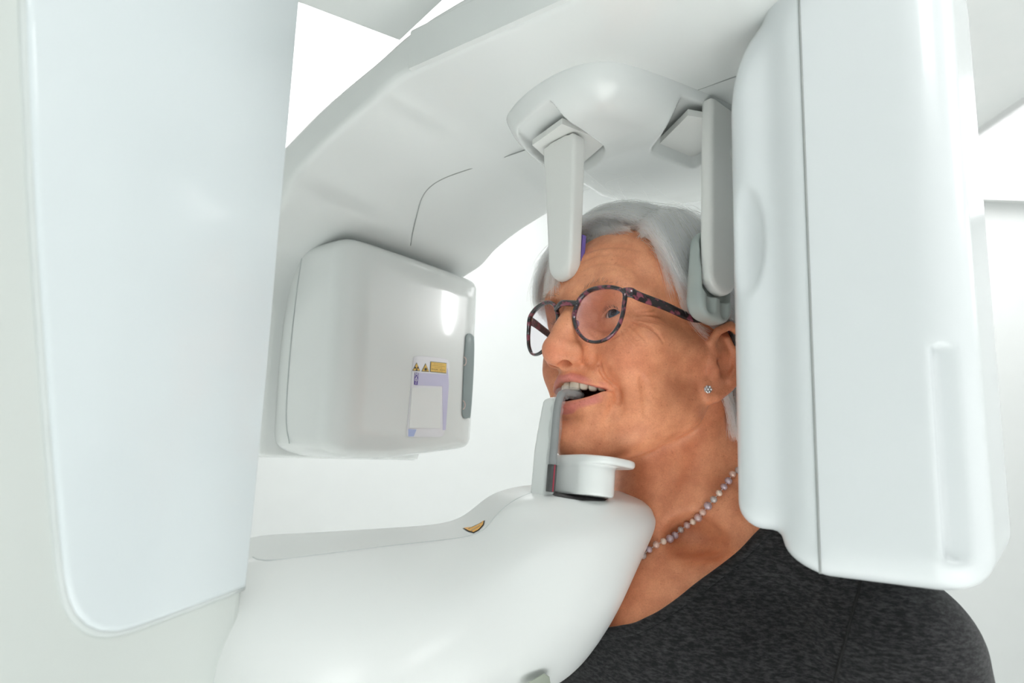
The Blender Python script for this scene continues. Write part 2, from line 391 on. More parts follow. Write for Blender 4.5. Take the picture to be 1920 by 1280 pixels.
M_yel = mat('label_yellow', (.85, .56, .12), .4, noise=(40, (.88, .60, .14), 2))
M_blk = mat('label_black', (.02, .02, .02), .4, noise=(40, (.03, .03, .03), 2))
M_wht = mat('letter_white', (.85, .85, .9), .4, noise=(40, (.88, .88, .92), 2))
LB = mesh_obj('rating_label', *prism(lab, GA, .0012, .0005, 2), M_lab, TB, auto=40); LB['label'] = 'white and lilac rating label with warning signs'
def flat(name, px, m, parent, lift, t=.0003):
    return mesh_obj(name, *prism([p + GA * lift for p in face_pts(px)], GA, t), m, parent, smooth=False)
flat('lilac_field', [(779, 698), (836, 702), (838, 690), (840, 720), (834, 806), (829, 806), (828, 724), (776, 722)], M_lil, LB, .0012)
flat('pale_field', [(770, 727), (825, 727), (823, 803), (765, 802)], M_scr, LB, .0014, .0006)
flat('blue_tab', [(764, 804), (779, 805), (774, 818), (764, 818)], mat('label_blue', (.45, .53, .82), .3, noise=(30, (.48, .56, .84), 2)), LB, .0012)
pt = flat('purple_tab', [(776, 698), (783, 699), (781, 721.5), (774.5, 721)], M_pur, LB, .0014)
yl = flat('notice_plate', [(805.5, 677.5), (835.5, 680.5), (835, 700), (804.5, 697)], M_blk, LB, .0012)
flat('notice_field', [(806.3, 678.4), (834.8, 681.3), (834.3, 699), (805.4, 696.2)], M_yel, yl, .0015)
for r_, (xa, xb, th) in enumerate([(811, 829, .5), (808, 832, .5), (813, 827, .5), (807, 833, 1.1), (813, 828, .5)]):
    yy = 681.2 + r_ * 3.3; x_ = xa; rows_ = []
    while x_ < xb:
        L_ = random.uniform(1.5, 4.5)
        if not (r_ == 3 and 817 < x_ < 821): rows_.append(prism([p + GA * .0018 for p in face_pts([(x_, yy + (x_ - 805) * .09), (min(x_ + L_, xb), yy + (x_ + L_ - 805) * .09), (min(x_ + L_, xb), yy + th + (x_ + L_ - 805) * .09), (x_, yy + th + (x_ - 805) * .09)])], GA, .0001))
        x_ += L_ + .8
    mesh_obj('notice_line', *merge(rows_), mat('notice_ink', (.25, .13, .03), .5, noise=(50, (.3, .16, .04), 2)) if r_ == 0 else bpy.data.materials['notice_ink'], yl, smooth=False)
for tri, kind in (([(779.5, 679.5), (786, 695.3), (771.5, 694.8)], 'rad'), ([(796.2, 681), (803, 697), (788.5, 696.3)], 'laser')):
    w1 = flat('warning_triangle', tri, M_blk, LB, .0012); c_ = np.mean(tri, axis=0)
    flat('triangle_field', [tuple(c_ + (np.array(p) - c_) * .84) for p in tri], M_yel, w1, .0015)
    if kind == 'rad':
        g = []
        for a0 in (30, 150, 270):
            g.append(prism([p + GA * .0018 for p in face_pts([tuple(c_ + np.array((0, 1.0)) + 4.6 * rr * np.array((math.cos(math.radians(a0 + d)), -math.sin(math.radians(a0 + d))))) for rr, d in ((.28, -28), (.95, -30), (1, 0), (.95, 30), (.28, 28))])], GA, .0001))
        g.append(prism([p + GA * .0018 for p in face_pts([tuple(c_ + np.array((0, 1.0)) + .8 * np.array((math.cos(q), math.sin(q)))) for q in np.linspace(0, 6.28, 9)[:-1]])], GA, .0001))
        mesh_obj('trefoil_symbol', *merge(g), M_blk, w1, smooth=False)
    else:
        st = [tuple(c_ + np.array((0, .8)) + (4.2 if q % 2 == 0 else 1.7) * np.array((math.cos(q * math.pi / 8), math.sin(q * math.pi / 8)))) for q in range(16)]
        mesh_obj('beam_symbol', *prism([p + GA * .0018 for p in face_pts(st)], GA, .0001), M_blk, w1, smooth=False)
def text_obj(name, s, px, py, size, m, parent, lift):
    cu = bpy.data.curves.new(name, 'FONT'); cu.body = s; cu.size = size; cu.extrude = .0001; cu.align_x = 'CENTER'; cu.align_y = 'CENTER'; cu.materials.append(m)
    t_ = bpy.data.objects.new('tmp', cu); COL.objects.link(t_); bpy.context.view_layer.update(); me = bpy.data.meshes.new_from_object(t_.evaluated_get(bpy.context.evaluated_depsgraph_get())); bpy.data.objects.remove(t_); bpy.data.curves.remove(cu)
    o = bpy.data.objects.new(name, me); COL.objects.link(o); o.parent = parent
    p = face_pts([(px, py)])[0] + GA * lift - wloc(parent)
    o.matrix_local = Matrix(((GW[0], 0, GA[0], p[0]), (GW[1], 0, GA[1], p[1]), (0, 1, 0, p[2]), (0, 0, 0, 1))); return o
for ch, yy in (('M', 702.5), ('A', 709.8), ('T', 717)): text_obj('letter', ch, 779 - (yy - 702) * .08, yy, .0062, M_wht, pt, .0018)
rail = smooth_path(face_pts([(872, 630), (877, 625), (884, 628), (887.5, 640), (886, 700), (881, 775), (877, 783), (870, 784), (865.5, 778), (865.5, 760), (868, 690), (871, 640)]), 4, True)
M_tc = mat('grey_touch_strip', (.27, .32, .32), .25, noise=(15, (.29, .345, .34), 2))
ts = mesh_obj('touch_strip', *prism([p + GA * .0005 for p in rail], GA, .0016, .0007, 3), M_tc, TB, auto=40); ts['label'] = 'narrow grey touch strip'
for cx, cy in ((869.5, 677), (867.5, 759)):
    ring = [onplane(cx + 4.5 * math.cos(q), cy + 8 * math.sin(q), GA, FA + .0022) for q in np.linspace(-1.45, 1.45, 10)]
    mesh_obj('button_ring', *tube(ring, .0005, 6), mat('ring_pink', (.75, .55, .5), .4, noise=(50, (.78, .58, .52), 2)) if cy < 700 else bpy.data.materials['ring_pink'], ts)
# --- detector unit in the right foreground
f = Field(np.arange(-.19, .03, .0022), np.arange(.38, .66, .0024), np.arange(1.36, 1.86, .0024))
f.rbox((-.1575, .428, 1.409), (-.07, .63, 1.80), .016)
f.op(lambda X, Y, Z: np.maximum((-(X + .1575) * .75 + (Z - 1.728) * .66), -1) + 0 * Y, (-.19, .38, 1.70), (-.12, .66, 1.80), .03, '&')
f.rbox((-.131, .4195, 1.383), (-.0245, .64, 1.838), .026, k=.006)
f.rbox((-.0455, .405, 1.404), (-.0262, .4262, 1.515), .002, k=.0015, mode='-')
f.ell((-.1465, .4255, 1.592), (.0140, .011, .038), k=.003, mode='-')
f.op(lambda X, Y, Z: (1.384 + np.maximum(-.105 - X, 0) * .35 + np.maximum(X + .05, 0) * .12) - Z + 0 * Y, (-.19, .38, 1.36), (.03, .66, 1.41), .01, '&')
DT = sdf_obj('detector_unit', f, M_cool, MC, GG, GM, keep=lambda V: V[:, 2] < 1.85)
DT['label'] = 'tall white detector housing'
mesh_obj('housing_seam', *tube([GG((-.1045, .4193, z)) for z in np.linspace(1.390, 1.812, 20)] , .0008, 6), M_seam, DT)
# --- head holder dish under the gantry
f = Field(np.arange(-.40, -.12, .002), np.arange(.385, .74, .002), np.arange(1.70, 1.80, .002))
dp = []
for x_, y_ in [(944, 226), (966, 190), (1004, 158), (1050, 131), (1090, 117), (1135, 111), (1200, 118), (1260, 133), (1310, 155), (1365, 188)]:
    p = onplane(x_, y_, (0, 0, 1), 1.750); dp.append((p @ GA, p @ GW))
dp = np.array(dp + [(-.178, .56), (-.185, .615), (-.24, .66), (-.30, .665), (-.355, .62), (-.385, .55), (-.385, .50)])
if np.sum(dp[:, 0] * np.roll(dp[:, 1], -1) - np.roll(dp[:, 0], -1) * dp[:, 1]) < 0: dp = dp[::-1]
def dish(X, Y, Z):
    d = None
    for i in range(len(dp)):
        e = dp[(i + 1) % len(dp)] - dp[i]; nrm = np.array((e[1], -e[0])) / np.linalg.norm(e)
        q = (X - dp[i][0]) * nrm[0] + (Y - dp[i][1]) * nrm[1]
        d = q if d is None else -smin(-d, -q, .010)
    d = d + np.clip((1.75 - Z), 0, .05) * .45
    return -smin(-d, -(1.7225 + 0.9 * np.maximum(Y - .54, 0) ** 2 - Z), .022)
f.op(dish, (-.40, .385, 1.70), (-.16, .66, 1.80), 0)
f.op(lambda X, Y, Z: Z - 1.768 + 0 * X + 0 * Y, (-.4, .385, 1.70), (-.16, .66, 1.80), 0, '&')
nk = []
for x_, y_ in [(1105, 300), (1126, 370), (1215, 394), (1335, 381), (1385, 300), (1250, 240)]:
    p = onplane(x_, y_, (0, 0, 1), 1.7245); nk.append((p @ GA, p @ GW))
nk = np.array(nk); nar = np.sum(nk[:, 0] * np.roll(nk[:, 1], -1) - np.roll(nk[:, 0], -1) * nk[:, 1])
if nar < 0: nk = nk[::-1]
def neck(X, Y, Z):
    d = None
    for i in range(len(nk)):
        e = nk[(i + 1) % len(nk)] - nk[i]; nrm = np.array((e[1], -e[0])) / np.linalg.norm(e)
        q = (X - nk[i][0]) * nrm[0] + (Y - nk[i][1]) * nrm[1]
        d = q if d is None else -smin(-d, -q, .006)
    return -smin(-d, -np.maximum(1.7245 - Z, Z - 1.775), .012)
f.op(neck, (nk[:, 0].min(), nk[:, 1].min(), 1.72), (nk[:, 0].max(), nk[:, 1].max(), 1.775), .02)
f.op(lambda X, Y, Z: Z - 1.768 + 0 * X + 0 * Y, (-.45, .385, 1.70), (-.1, .80, 1.80), 0, '&')
def slot(cx, cy, ang, hx, hy, r):
    c, s_ = math.cos(ang), math.sin(ang)
    def g(X, Y, Z):
        x, y = X - cx, Y - cy; u = np.abs(c * x + s_ * y) - hx + r; v = np.abs(-s_ * x + c * y) - hy + r
        d = np.sqrt(np.maximum(u, 0) ** 2 + np.maximum(v, 0) ** 2) + np.minimum(np.maximum(u, v), 0) - r
        return np.maximum(d + (1.722 - Z) * .25, 1.7 - Z) * 1.0 + 0 * Z
    f.op(g, (cx - .07, cy - .07, 1.70), (cx + .07, cy + .07, 1.738), .002, '-')
def slot2(pts, ztop):
    """recess with a rounded polygon outline (a, w) cut up to ztop"""
    P = np.array(pts)
    def g(X, Y, Z):
        d = None
        for i in range(len(P)):
            e = P[(i + 1) % len(P)] - P[i]; nrm = np.array((e[1], -e[0])) / np.linalg.norm(e)
            q = (X - P[i][0]) * nrm[0] + (Y - P[i][1]) * nrm[1]
            d = q if d is None else -smin(-d, -q, .008)
        return np.maximum(d - (1.735 - Z) * .35, Z - ztop)
    lo = P.min(0) - .02; hi = P.max(0) + .02
    f.op(g, (lo[0], lo[1], 1.70), (hi[0], hi[1], ztop + .004), .0015, '-')
def awz(px, z=1.724):
    out = []
    for x, y in px: p = onplane(x, y, (0, 0, 1), z); out.append((p @ GA, p @ GW))
    a = np.array(out); e = a - np.roll(a, 1, 0); ar = np.sum(a[:, 0] * np.roll(a[:, 1], -1) - np.roll(a[:, 0], -1) * a[:, 1])
    return a if ar > 0 else a[::-1]
slot2(awz([(966, 266), (1030, 206), (1052, 222), (1140, 266), (1096, 306), (1036, 322)]), 1.737)
slot2(awz([(1231, 272), (1282, 206), (1340, 225), (1350, 262), (1300, 301)]), 1.742)
HD = sdf_obj('head_holder_dish', f, M_white, MC, GG, GM)
# forehead support: mount plate in its slot, blade and lilac cushion
mesh_obj('slot_plate', *prism([GG((a, w_, 1.7255)) for a, w_ in awz([(998, 272), (1054, 232), (1138, 266), (1096, 303), (1044, 314)], 1.7255)], (0, 0, 1), .006, .001), M_warm, HD, auto=40)
mesh_obj('slot_plate', *prism([GG((a, w_, 1.7285)) for a, w_ in awz([(1234, 272), (1290, 216), (1345, 226), (1352, 262), (1300, 299)], 1.7285)], (0, 0, 1), .006, .001), M_warm, HD, auto=40)
f = Field(np.arange(.070, .165, .0011), np.arange(-.042, .035, .0011), np.arange(.035, .212, .0014))
def blade(X, Y, Z):
    t = np.clip((Z - .055) / .135, 0, 1)
    hw = .0128 + .0085 * t; th = .0070; xc = .0930 + .012 * t + 0.003 * t * t
    qx = np.abs(X - xc) - th; qy = np.abs(Y + .011) - hw; d = np.sqrt(np.maximum(qx + .003, 0) ** 2 + np.maximum(qy + .003, 0) ** 2) + np.minimum(np.maximum(qx, qy) + .003, 0) - .003
    bot = .0585 + 30 * (Y + .011) ** 2 - Z; top = Z - .187 + 6 * (Y + .011) ** 2
    return -smin(-np.maximum(d, top), -bot, .012)
f.op(blade, (.07, -.042, .035), (.165, .035, .212), 0)
FS = sdf_obj('forehead_support', f, M_warm, MC, HW, HM)
mesh_obj('support_neck', *tube(np.array([HW((.103, -.011, .172)), HW((.100, -.008, .19)), HW((.096, -.004, .206))]), .0085, 14, sx=.7), M_warm, FS)
pv, pf = prism([HW((.0880, y - .011, z)) for y, z in [(-.010, .070), (.010, .070), (.0128, .077), (.0128, .101), (-.0128, .101), (-.0128, .077)]], -HM[:, 0], .0050, .0015, 3)
M_vio = mat('violet_cushion', (.20, .14, .50), .5, noise=(40, (.23, .17, .55), 2))
mesh_obj('cushion', pv, pf, M_vio, FS, auto=40)['label'] = 'violet forehead cushion'
# temple supports: ivory arm with a grey rubber pad
def temple(sg):
    f = Field(np.arange(.005, .075, .0012), np.arange(.080, .115, .0011) if sg > 0 else np.arange(-.115, -.08, .0011), np.arange(.02, .215, .0014))
    yc = sg * .0955
    def arm(X, Y, Z):
        t = np.clip((Z - .035) / .16, 0, 1); x0 = .0305 - .003 * (1 - t); hw = .0165 + .001 * t
        qx = np.abs(X - x0) - hw; qy = np.abs(Y - yc) - .0058
        d = np.sqrt(np.maximum(qx + .004, 0) ** 2 + np.maximum(qy + .004, 0) ** 2) + np.minimum(np.maximum(qx, qy) + .004, 0) - .004
        return -smin(-np.maximum(d, Z - .21), -(.0435 + 30 * (X - x0) ** 2 - Z), .006)
    f.op(arm, (.005, min(yc, yc) - .012, .02), (.075, yc + .012, .215), 0)
    A_ = sdf_obj('temple_support', f, M_warm, MC, HW, HM)
    f = Field(np.arange(-.01, .07, .0012), np.arange(.074, .104, .0011) if sg > 0 else np.arange(-.104, -.074, .0011), np.arange(.0, .11, .0013))
    yp = sg * .0885
    def pad(X, Y, Z):
        t = np.clip((Z - .012) / .08, 0, 1); x0 = .0285; hw = .0225 - .005 * t
        b = .012
        u = np.abs(X - x0) - hw + .016; v = np.abs(Z - .0605) - .038 + .016
        d = np.sqrt(np.maximum(u, 0) ** 2 + np.maximum(v, 0) ** 2) + np.minimum(np.maximum(u, v), 0) - .016
        return -smin(-d, -(np.abs(Y - yp) - .0085), .006)
    f.op(pad, (-.01, min(yp - .012, yp + .012), .0), (.07, yp + .012, .11), 0)
    # hollow for the arm and two drainage pockets below it
    f.rbox((.0285 - .0175, yp + sg * .0005 if sg > 0 else yp - .03, .0415), (.0285 + .0175, yp + .03 if sg > 0 else yp - .0005, .14), .004, k=.002, mode='-')
    for dx in (-.0085, .0085):
        f.cap((.0285 + dx, yp + sg * .0095, .0315), (.0285 + dx, yp + sg * .0095, .052), .0052, .0066, k=.0015, mode='-')
    q = sdf_obj('temple_pad', f, M_pad, A_, HW, HM); q['label'] = 'grey rubber temple pad'
    scr = HW((.0160, yc + sg * .0055, .170)); mesh_obj('screw_cap', *sphere_arr(scr, .006, 16, 10, (1, .25, 1), HM), M_warm, A_)
temple(1)
# --- chin shelf: glossy bridge from the column to the chin rest
rows = [
    [(300, 1003, .50), (560, 996, .52), (700, 987, .54), (800, 982, .56), (858, 972, .575), (893, 942, .585), (925, 917, .59), (1000, 903, .60), (1110, 905, .60), (1190, 925, .59), (1225, 945, .57)],
    [(300, 1058, .395), (560, 1037, .42), (700, 1024, .45), (820, 1012, .475), (885, 1003, .487), (930, 964, .495), (960, 940, .50), (1005, 922, .505), (1110, 933, .515), (1200, 942, .535), (1236, 954, .555)],
    [(300, 1085, .385), (560, 1062, .408), (700, 1045, .437), (820, 1032, .46), (890, 1022, .472), (940, 1000, .48), (990, 982, .483), (1050, 968, .488), (1130, 962, .50), (1206, 962, .525), (1244, 968, .55)],
    [(300, 1200, .350), (560, 1172, .365), (700, 1142, .385), (800, 1118, .405), (880, 1100, .42), (940, 1075, .435), (1000, 1050, .448), (1060, 1028, .462), (1130, 1006, .48), (1205, 1000, .51), (1244, 990, .548)],
    [(300, 1420, .325), (560, 1390, .335), (700, 1345, .35), (800, 1310, .375), (890, 1272, .40), (950, 1245, .42), (1010, 1218, .44), (1065, 1190, .458), (1130, 1150, .48), (1176, 1118, .505), (1194, 1062, .545)],
    [(300, 1520, .40), (560, 1500, .41), (700, 1460, .42), (800, 1420, .44), (880, 1390, .46), (940, 1360, .48), (1000, 1350, .50), (1055, 1325, .52), (1098, 1278, .54), (1142, 1190, .555), (1180, 1095, .565)],
    [(300, 1330, .56), (560, 1330, .57), (700, 1310, .58), (800, 1290, .60), (880, 1270, .61), (940, 1240, .62), (1000, 1220, .63), (1060, 1190, .63), (1110, 1130, .63), (1160, 1060, .61), (1205, 1000, .585)],
]
bm = bmesh.new()
Vr = [[bm.verts.new(unp(*p)) for p in r] for r in rows]
nr, nc = len(rows), len(rows[0])
for i in range(nr):
    for j in range(nc - 1): bm.faces.new((Vr[i][j], Vr[(i + 1) % nr][j], Vr[(i + 1) % nr][j + 1], Vr[i][j + 1]))
bm.faces.new([Vr[i][nc - 1] for i in range(nr)]); bm.faces.new([Vr[i][0] for i in range(nr)][::-1])
bmesh.ops.recalc_face_normals(bm, faces=bm.faces)
cr = bm.edges.layers.float.new('crease_edge')
for i, v in ((4, .35), (1, .35), (0, .6)):
    for j in range(nc - 1):
        e = bm.edges.get((Vr[i][j], Vr[i][j + 1])); e[cr] = v
me = bpy.data.meshes.new('tmp'); bm.to_mesh(me); bm.free(); tmp = bpy.data.objects.new('tmp', me); COL.objects.link(tmp)
sm = tmp.modifiers.new('s', 'SUBSURF'); sm.levels = 3; sm.render_levels = 3
dg = bpy.context.evaluated_depsgraph_get(); ev = bpy.data.meshes.new_from_object(tmp.evaluated_get(dg))
sv = np.array([v.co[:] for v in ev.vertices]); sf = [list(p.vertices) for p in ev.polygons]
SHB = BVHTree.FromPolygons([tuple(v) for v in sv], sf)
bpy.data.objects.remove(tmp); bpy.data.meshes.remove(me); bpy.data.meshes.remove(ev)
SHELF = mesh_obj('chin_shelf', sv, sf, M_shelf, MC)
def on_shelf(px, py, lift=0.0):
    d = unp(px, py, 1.0) - CAM; d /= np.linalg.norm(d)
    h = SHB.ray_cast(Vector(CAM), Vector(d))
    if h[0] is None: return None
    n = np.array(h[1]); n = n if n @ d < 0 else -n
    return np.array(h[0]) + n * lift
sp = [on_shelf(x, y, -.0001) for x, y in [(474, 1044), (486, 1049), (520, 1049), (620, 1037), (740, 1022), (840, 1011), (885, 1003), (910, 990), (930, 967), (950, 948), (975, 932), (1003, 922)]]
mesh_obj('cover_seam', *tube(smooth_path([p for p in sp if p is not None], 5), .0005, 6), M_soft, SHELF)
st_ = [(867, 991), (884, 989), (896, 984), (910, 975.5), (908, 984), (899, 994), (888, 1000), (878, 997)]
ring = [on_shelf(x, y, .0004) for x, y in st_]
if all(p is not None for p in ring):
    c_ = np.mean(ring, axis=0); n_ = unp(888, 990, 1) - CAM; n_ = -n_ / np.linalg.norm(n_)
    bk = mesh_obj('warning_sticker', np.array(ring + [c_ + n_ * .0002]), [(i, (i + 1) % 8, 8) for i in range(8)], M_blk, SHELF, smooth=False); bk['label'] = 'orange warning sticker'
    cp = np.mean(np.array(st_), axis=0)
    r2 = [on_shelf(*(cp + (np.array(p) - cp) * .90), .0008) for p in st_]
    mesh_obj('sticker_field', np.array(r2 + [np.mean(r2, axis=0)]), [(i, (i + 1) % 8, 8) for i in range(8)], mat('sticker_orange', (.85, .42, .06), .4, noise=(60, (.88, .46, .09), 2)), bk, smooth=False)
    for (xa, ya), (xb, yb) in (((879, 993), (905, 981)), ((884, 997), (901, 987))):
        L_ = [on_shelf(xa + (xb - xa) * q, ya + (yb - ya) * q, .0010) for q in np.linspace(0, 1, 5)]
        mesh_obj('sticker_line', *tube(L_, .0002, 5), M_seam, bk)
g4 = [unp(x, y, d) for x, y, d in [(985, 1282, .447), (1020, 1262, .462), (1030, 1268, .468), (1036, 1300, .47), (985, 1310, .45)]]
mesh_obj('grip_pad', *prism(g4, -(unp(1010, 1280, 1) - CAM), .004, .001), mat('olive_rubber', (.36, .40, .33), .6, noise=(50, (.39, .43, .36), 3)), SHELF, auto=40)
# chin rest: rounded block, lip plate and slotted foot
f = Field(np.arange(.03, .115, .0012), np.arange(-.055, .055, .0012), np.arange(-.135, -.075, .0012))
def stad(x0, hx, hy, r, z0, z1, kk):
    def g(X, Y, Z):
        u = np.abs(X - x0) - hx + r; v = np.abs(Y - .007) - hy + r
        d = np.sqrt(np.maximum(u, 0) ** 2 + np.maximum(v, 0) ** 2) + np.minimum(np.maximum(u, v), 0) - r
        return -smin(-d, -(np.abs(Z - (z0 + z1) / 2) - (z1 - z0) / 2), kk)
    return g
f.op(stad(.079, .0165, .0325, .0155, -.1175, -.0885, .003), (.03, -.055, -.135), (.115, .055, -.075), 0)
f.op(stad(.073, .024, .0415, .018, -.0945, -.0885, .003), (.03, -.055, -.135), (.115, .055, -.075), .003)
f.ell((.070, 0, -.074), (.022, .030, .0128), k=.003, mode='-')
CR = sdf_obj('chin_rest', f, M_white, MC, HW, HM)
f = Field(np.arange(.09, .165, .0012), np.arange(-.03, .022, .0012), np.arange(-.135, -.03, .0012))
def post(X, Y, Z):
    t = np.clip((Z + .112) / .07, 0, 1); xa = .0992; xb = .1105 - .006 * np.clip((Z + .088) / .05, 0, 1) ** 1.2
    u = np.maximum(xa - X, X - xb); v = np.abs(Y + .004) - .0095
    d = -smin(-u, -v, .005)
    return -smin(-np.maximum(d, -.127 - Z), -(Z + .0425), .006)
f.op(post, (.095, -.03, -.135), (.165, .022, -.03), 0)
sdf_obj('bite_post', f, M_white, CR, HW, HM)
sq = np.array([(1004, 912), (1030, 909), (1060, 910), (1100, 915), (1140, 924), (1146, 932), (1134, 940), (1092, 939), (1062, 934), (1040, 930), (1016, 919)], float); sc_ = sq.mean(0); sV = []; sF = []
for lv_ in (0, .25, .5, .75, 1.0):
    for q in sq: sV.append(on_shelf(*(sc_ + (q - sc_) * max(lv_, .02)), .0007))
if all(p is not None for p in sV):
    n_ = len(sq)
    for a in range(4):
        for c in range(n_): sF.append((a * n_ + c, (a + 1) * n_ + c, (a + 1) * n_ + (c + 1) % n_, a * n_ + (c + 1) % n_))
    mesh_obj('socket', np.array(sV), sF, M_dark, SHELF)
# --- bite rod, standing in its socket: a thing of its own
rodp = smooth_path([HW(p) for p in [(.1090, .0100, -.1175), (.1090, .0100, -.105), (.1090, .0100, -.085), (.1090, .0100, -.062), (.1083, .0098, -.0520), (.1060, .009, -.0450), (.1025, .008, -.0412), (.094, .007, -.0390), (.080, .006, -.0385)]], 5)
BR = empty('bite_rod', rodp[0], 'grey bent bite rod in a clear sleeve, held between the woman\'s teeth', 'bite rod')
nlow = 9
M_rdk = mat('dark_rod', (.06, .06, .06), .4, noise=(80, (.08, .08, .08), 2))
M_red = mat('red_stripe', (.35, .03, .06), .4, noise=(80, (.4, .04, .07), 2))
mesh_obj('rod', *tube(rodp, np.linspace(.0034, .0030, len(rodp)), 12, sx=.9, up=HM[:, 1]), M_rod, BR)
lv = rodp[:8]; mesh_obj('rod_foot', *tube(lv, .0036, 12, up=HM[:, 1]), M_rdk, BR)['label'] = 'dark uncovered foot of the rod'
mesh_obj('stripe', *tube(lv + HM[:, 1] * .0034 + HM[:, 0] * .0008, .0006, 6), M_red, BR)
m = bpy.data.materials.new('clear_film'); m.use_nodes = True; nt = m.node_tree; b = nt.nodes['Principled BSDF']; out = nt.nodes['Material Output']
tr = nt.nodes.new('ShaderNodeBsdfTransparent'); mx = nt.nodes.new('ShaderNodeMixShader'); b.inputs['Base Color'].default_value = (.75, .78, .78, 1); b.inputs['Roughness'].default_value = .15
nz = nt.nodes.new('ShaderNodeTexNoise'); nz.inputs['Scale'].default_value = 220; mr = nt.nodes.new('ShaderNodeMapRange'); mr.inputs[1].default_value = .4; mr.inputs[2].default_value = .8; mr.inputs[3].default_value = .06; mr.inputs[4].default_value = .38
nt.links.new(nz.outputs['Fac'], mr.inputs[0]); nt.links.new(mr.outputs[0], mx.inputs[0]); nt.links.new(tr.outputs[0], mx.inputs[1]); nt.links.new(b.outputs[0], mx.inputs[2]); nt.links.new(mx.outputs[0], out.inputs[0])
sl = rodp[7:-2]; rad = .0042 + .0008 * np.sin(np.linspace(0, 40, len(sl))) * .5
mesh_obj('clear_sleeve', *tube(sl, rad, 12, sx=1.25, up=HM[:, 1]), m, BR)['label'] = 'clear plastic sleeve'
# ------------------------------------------------------------------ the woman (head axes: x forward, y her left, z up; metres from mid-ear)
def sy(p, s): return (p[0], p[1] * s, p[2])
EYE = (.0662, .0310, .0262); ER = .0122
def zu(y): return -.0280 - .0067 * (np.abs(y) / .0315) ** 2
def zl(y): return -.0468 + .0121 * (np.abs(y) / .0315) ** 2
UL = [(.0675, .0328, -.0345), (.0795, .0245, -.0316), (.0880, .0150, -.0281), (.0932, .0065, -.0259), (.0940, .0, -.0268)]
LL = [(.0675, .0328, -.0349), (.0780, .0245, -.0424), (.0850, .0150, -.0472), (.0890, .0065, -.0493), (.0898, .0, -.0497)]
def both(P): return P + [sy(p, -1) for p in P[::-1][1:]]
def snap(f, p, lift):
    """move p onto the field's surface, then lift it outwards"""
    p = np.array(p, float)
    def val(q):
        ix = []
        for c, v in zip((f.x, f.y, f.z), q): i = min(max(np.searchsorted(c, v) - 1, 0), len(c) - 2); ix.append((i, float(np.clip((v - c[i]) / (c[i + 1] - c[i]), 0, 1))))
        r = 0.0
        for a in (0, 1):
            for b_ in (0, 1):
                for d in (0, 1): r += (ix[0][1] if a else 1 - ix[0][1]) * (ix[1][1] if b_ else 1 - ix[1][1]) * (ix[2][1] if d else 1 - ix[2][1]) * float(f.D[ix[0][0] + a, ix[1][0] + b_, ix[2][0] + d])
        return r
    def grad(q, h=.0022):
        g_ = np.array([val(q + h * e) - val(q - h * e) for e in np.eye(3)]); return g_ / (np.linalg.norm(g_) + 1e-9)
    for _ in range(6): p = p - grad(p) * np.clip(val(p), -.004, .004) * .9
    return p + grad(p) * lift
def crease(f, P, r, depth, k=.003, n=4):
    """groove of a given depth along a line on the surface"""
    Q_ = smooth_path(P, n); t = np.linspace(0, 1, len(Q_)); w_ = np.sin(np.pi * np.clip(t * .92 + .04, 0, 1)) ** .6
    R_ = np.full(len(Q_), r); f.chain([snap(f, q, r - depth * v) for q, v in zip(Q_, w_)], R_, k=k, mode='-')
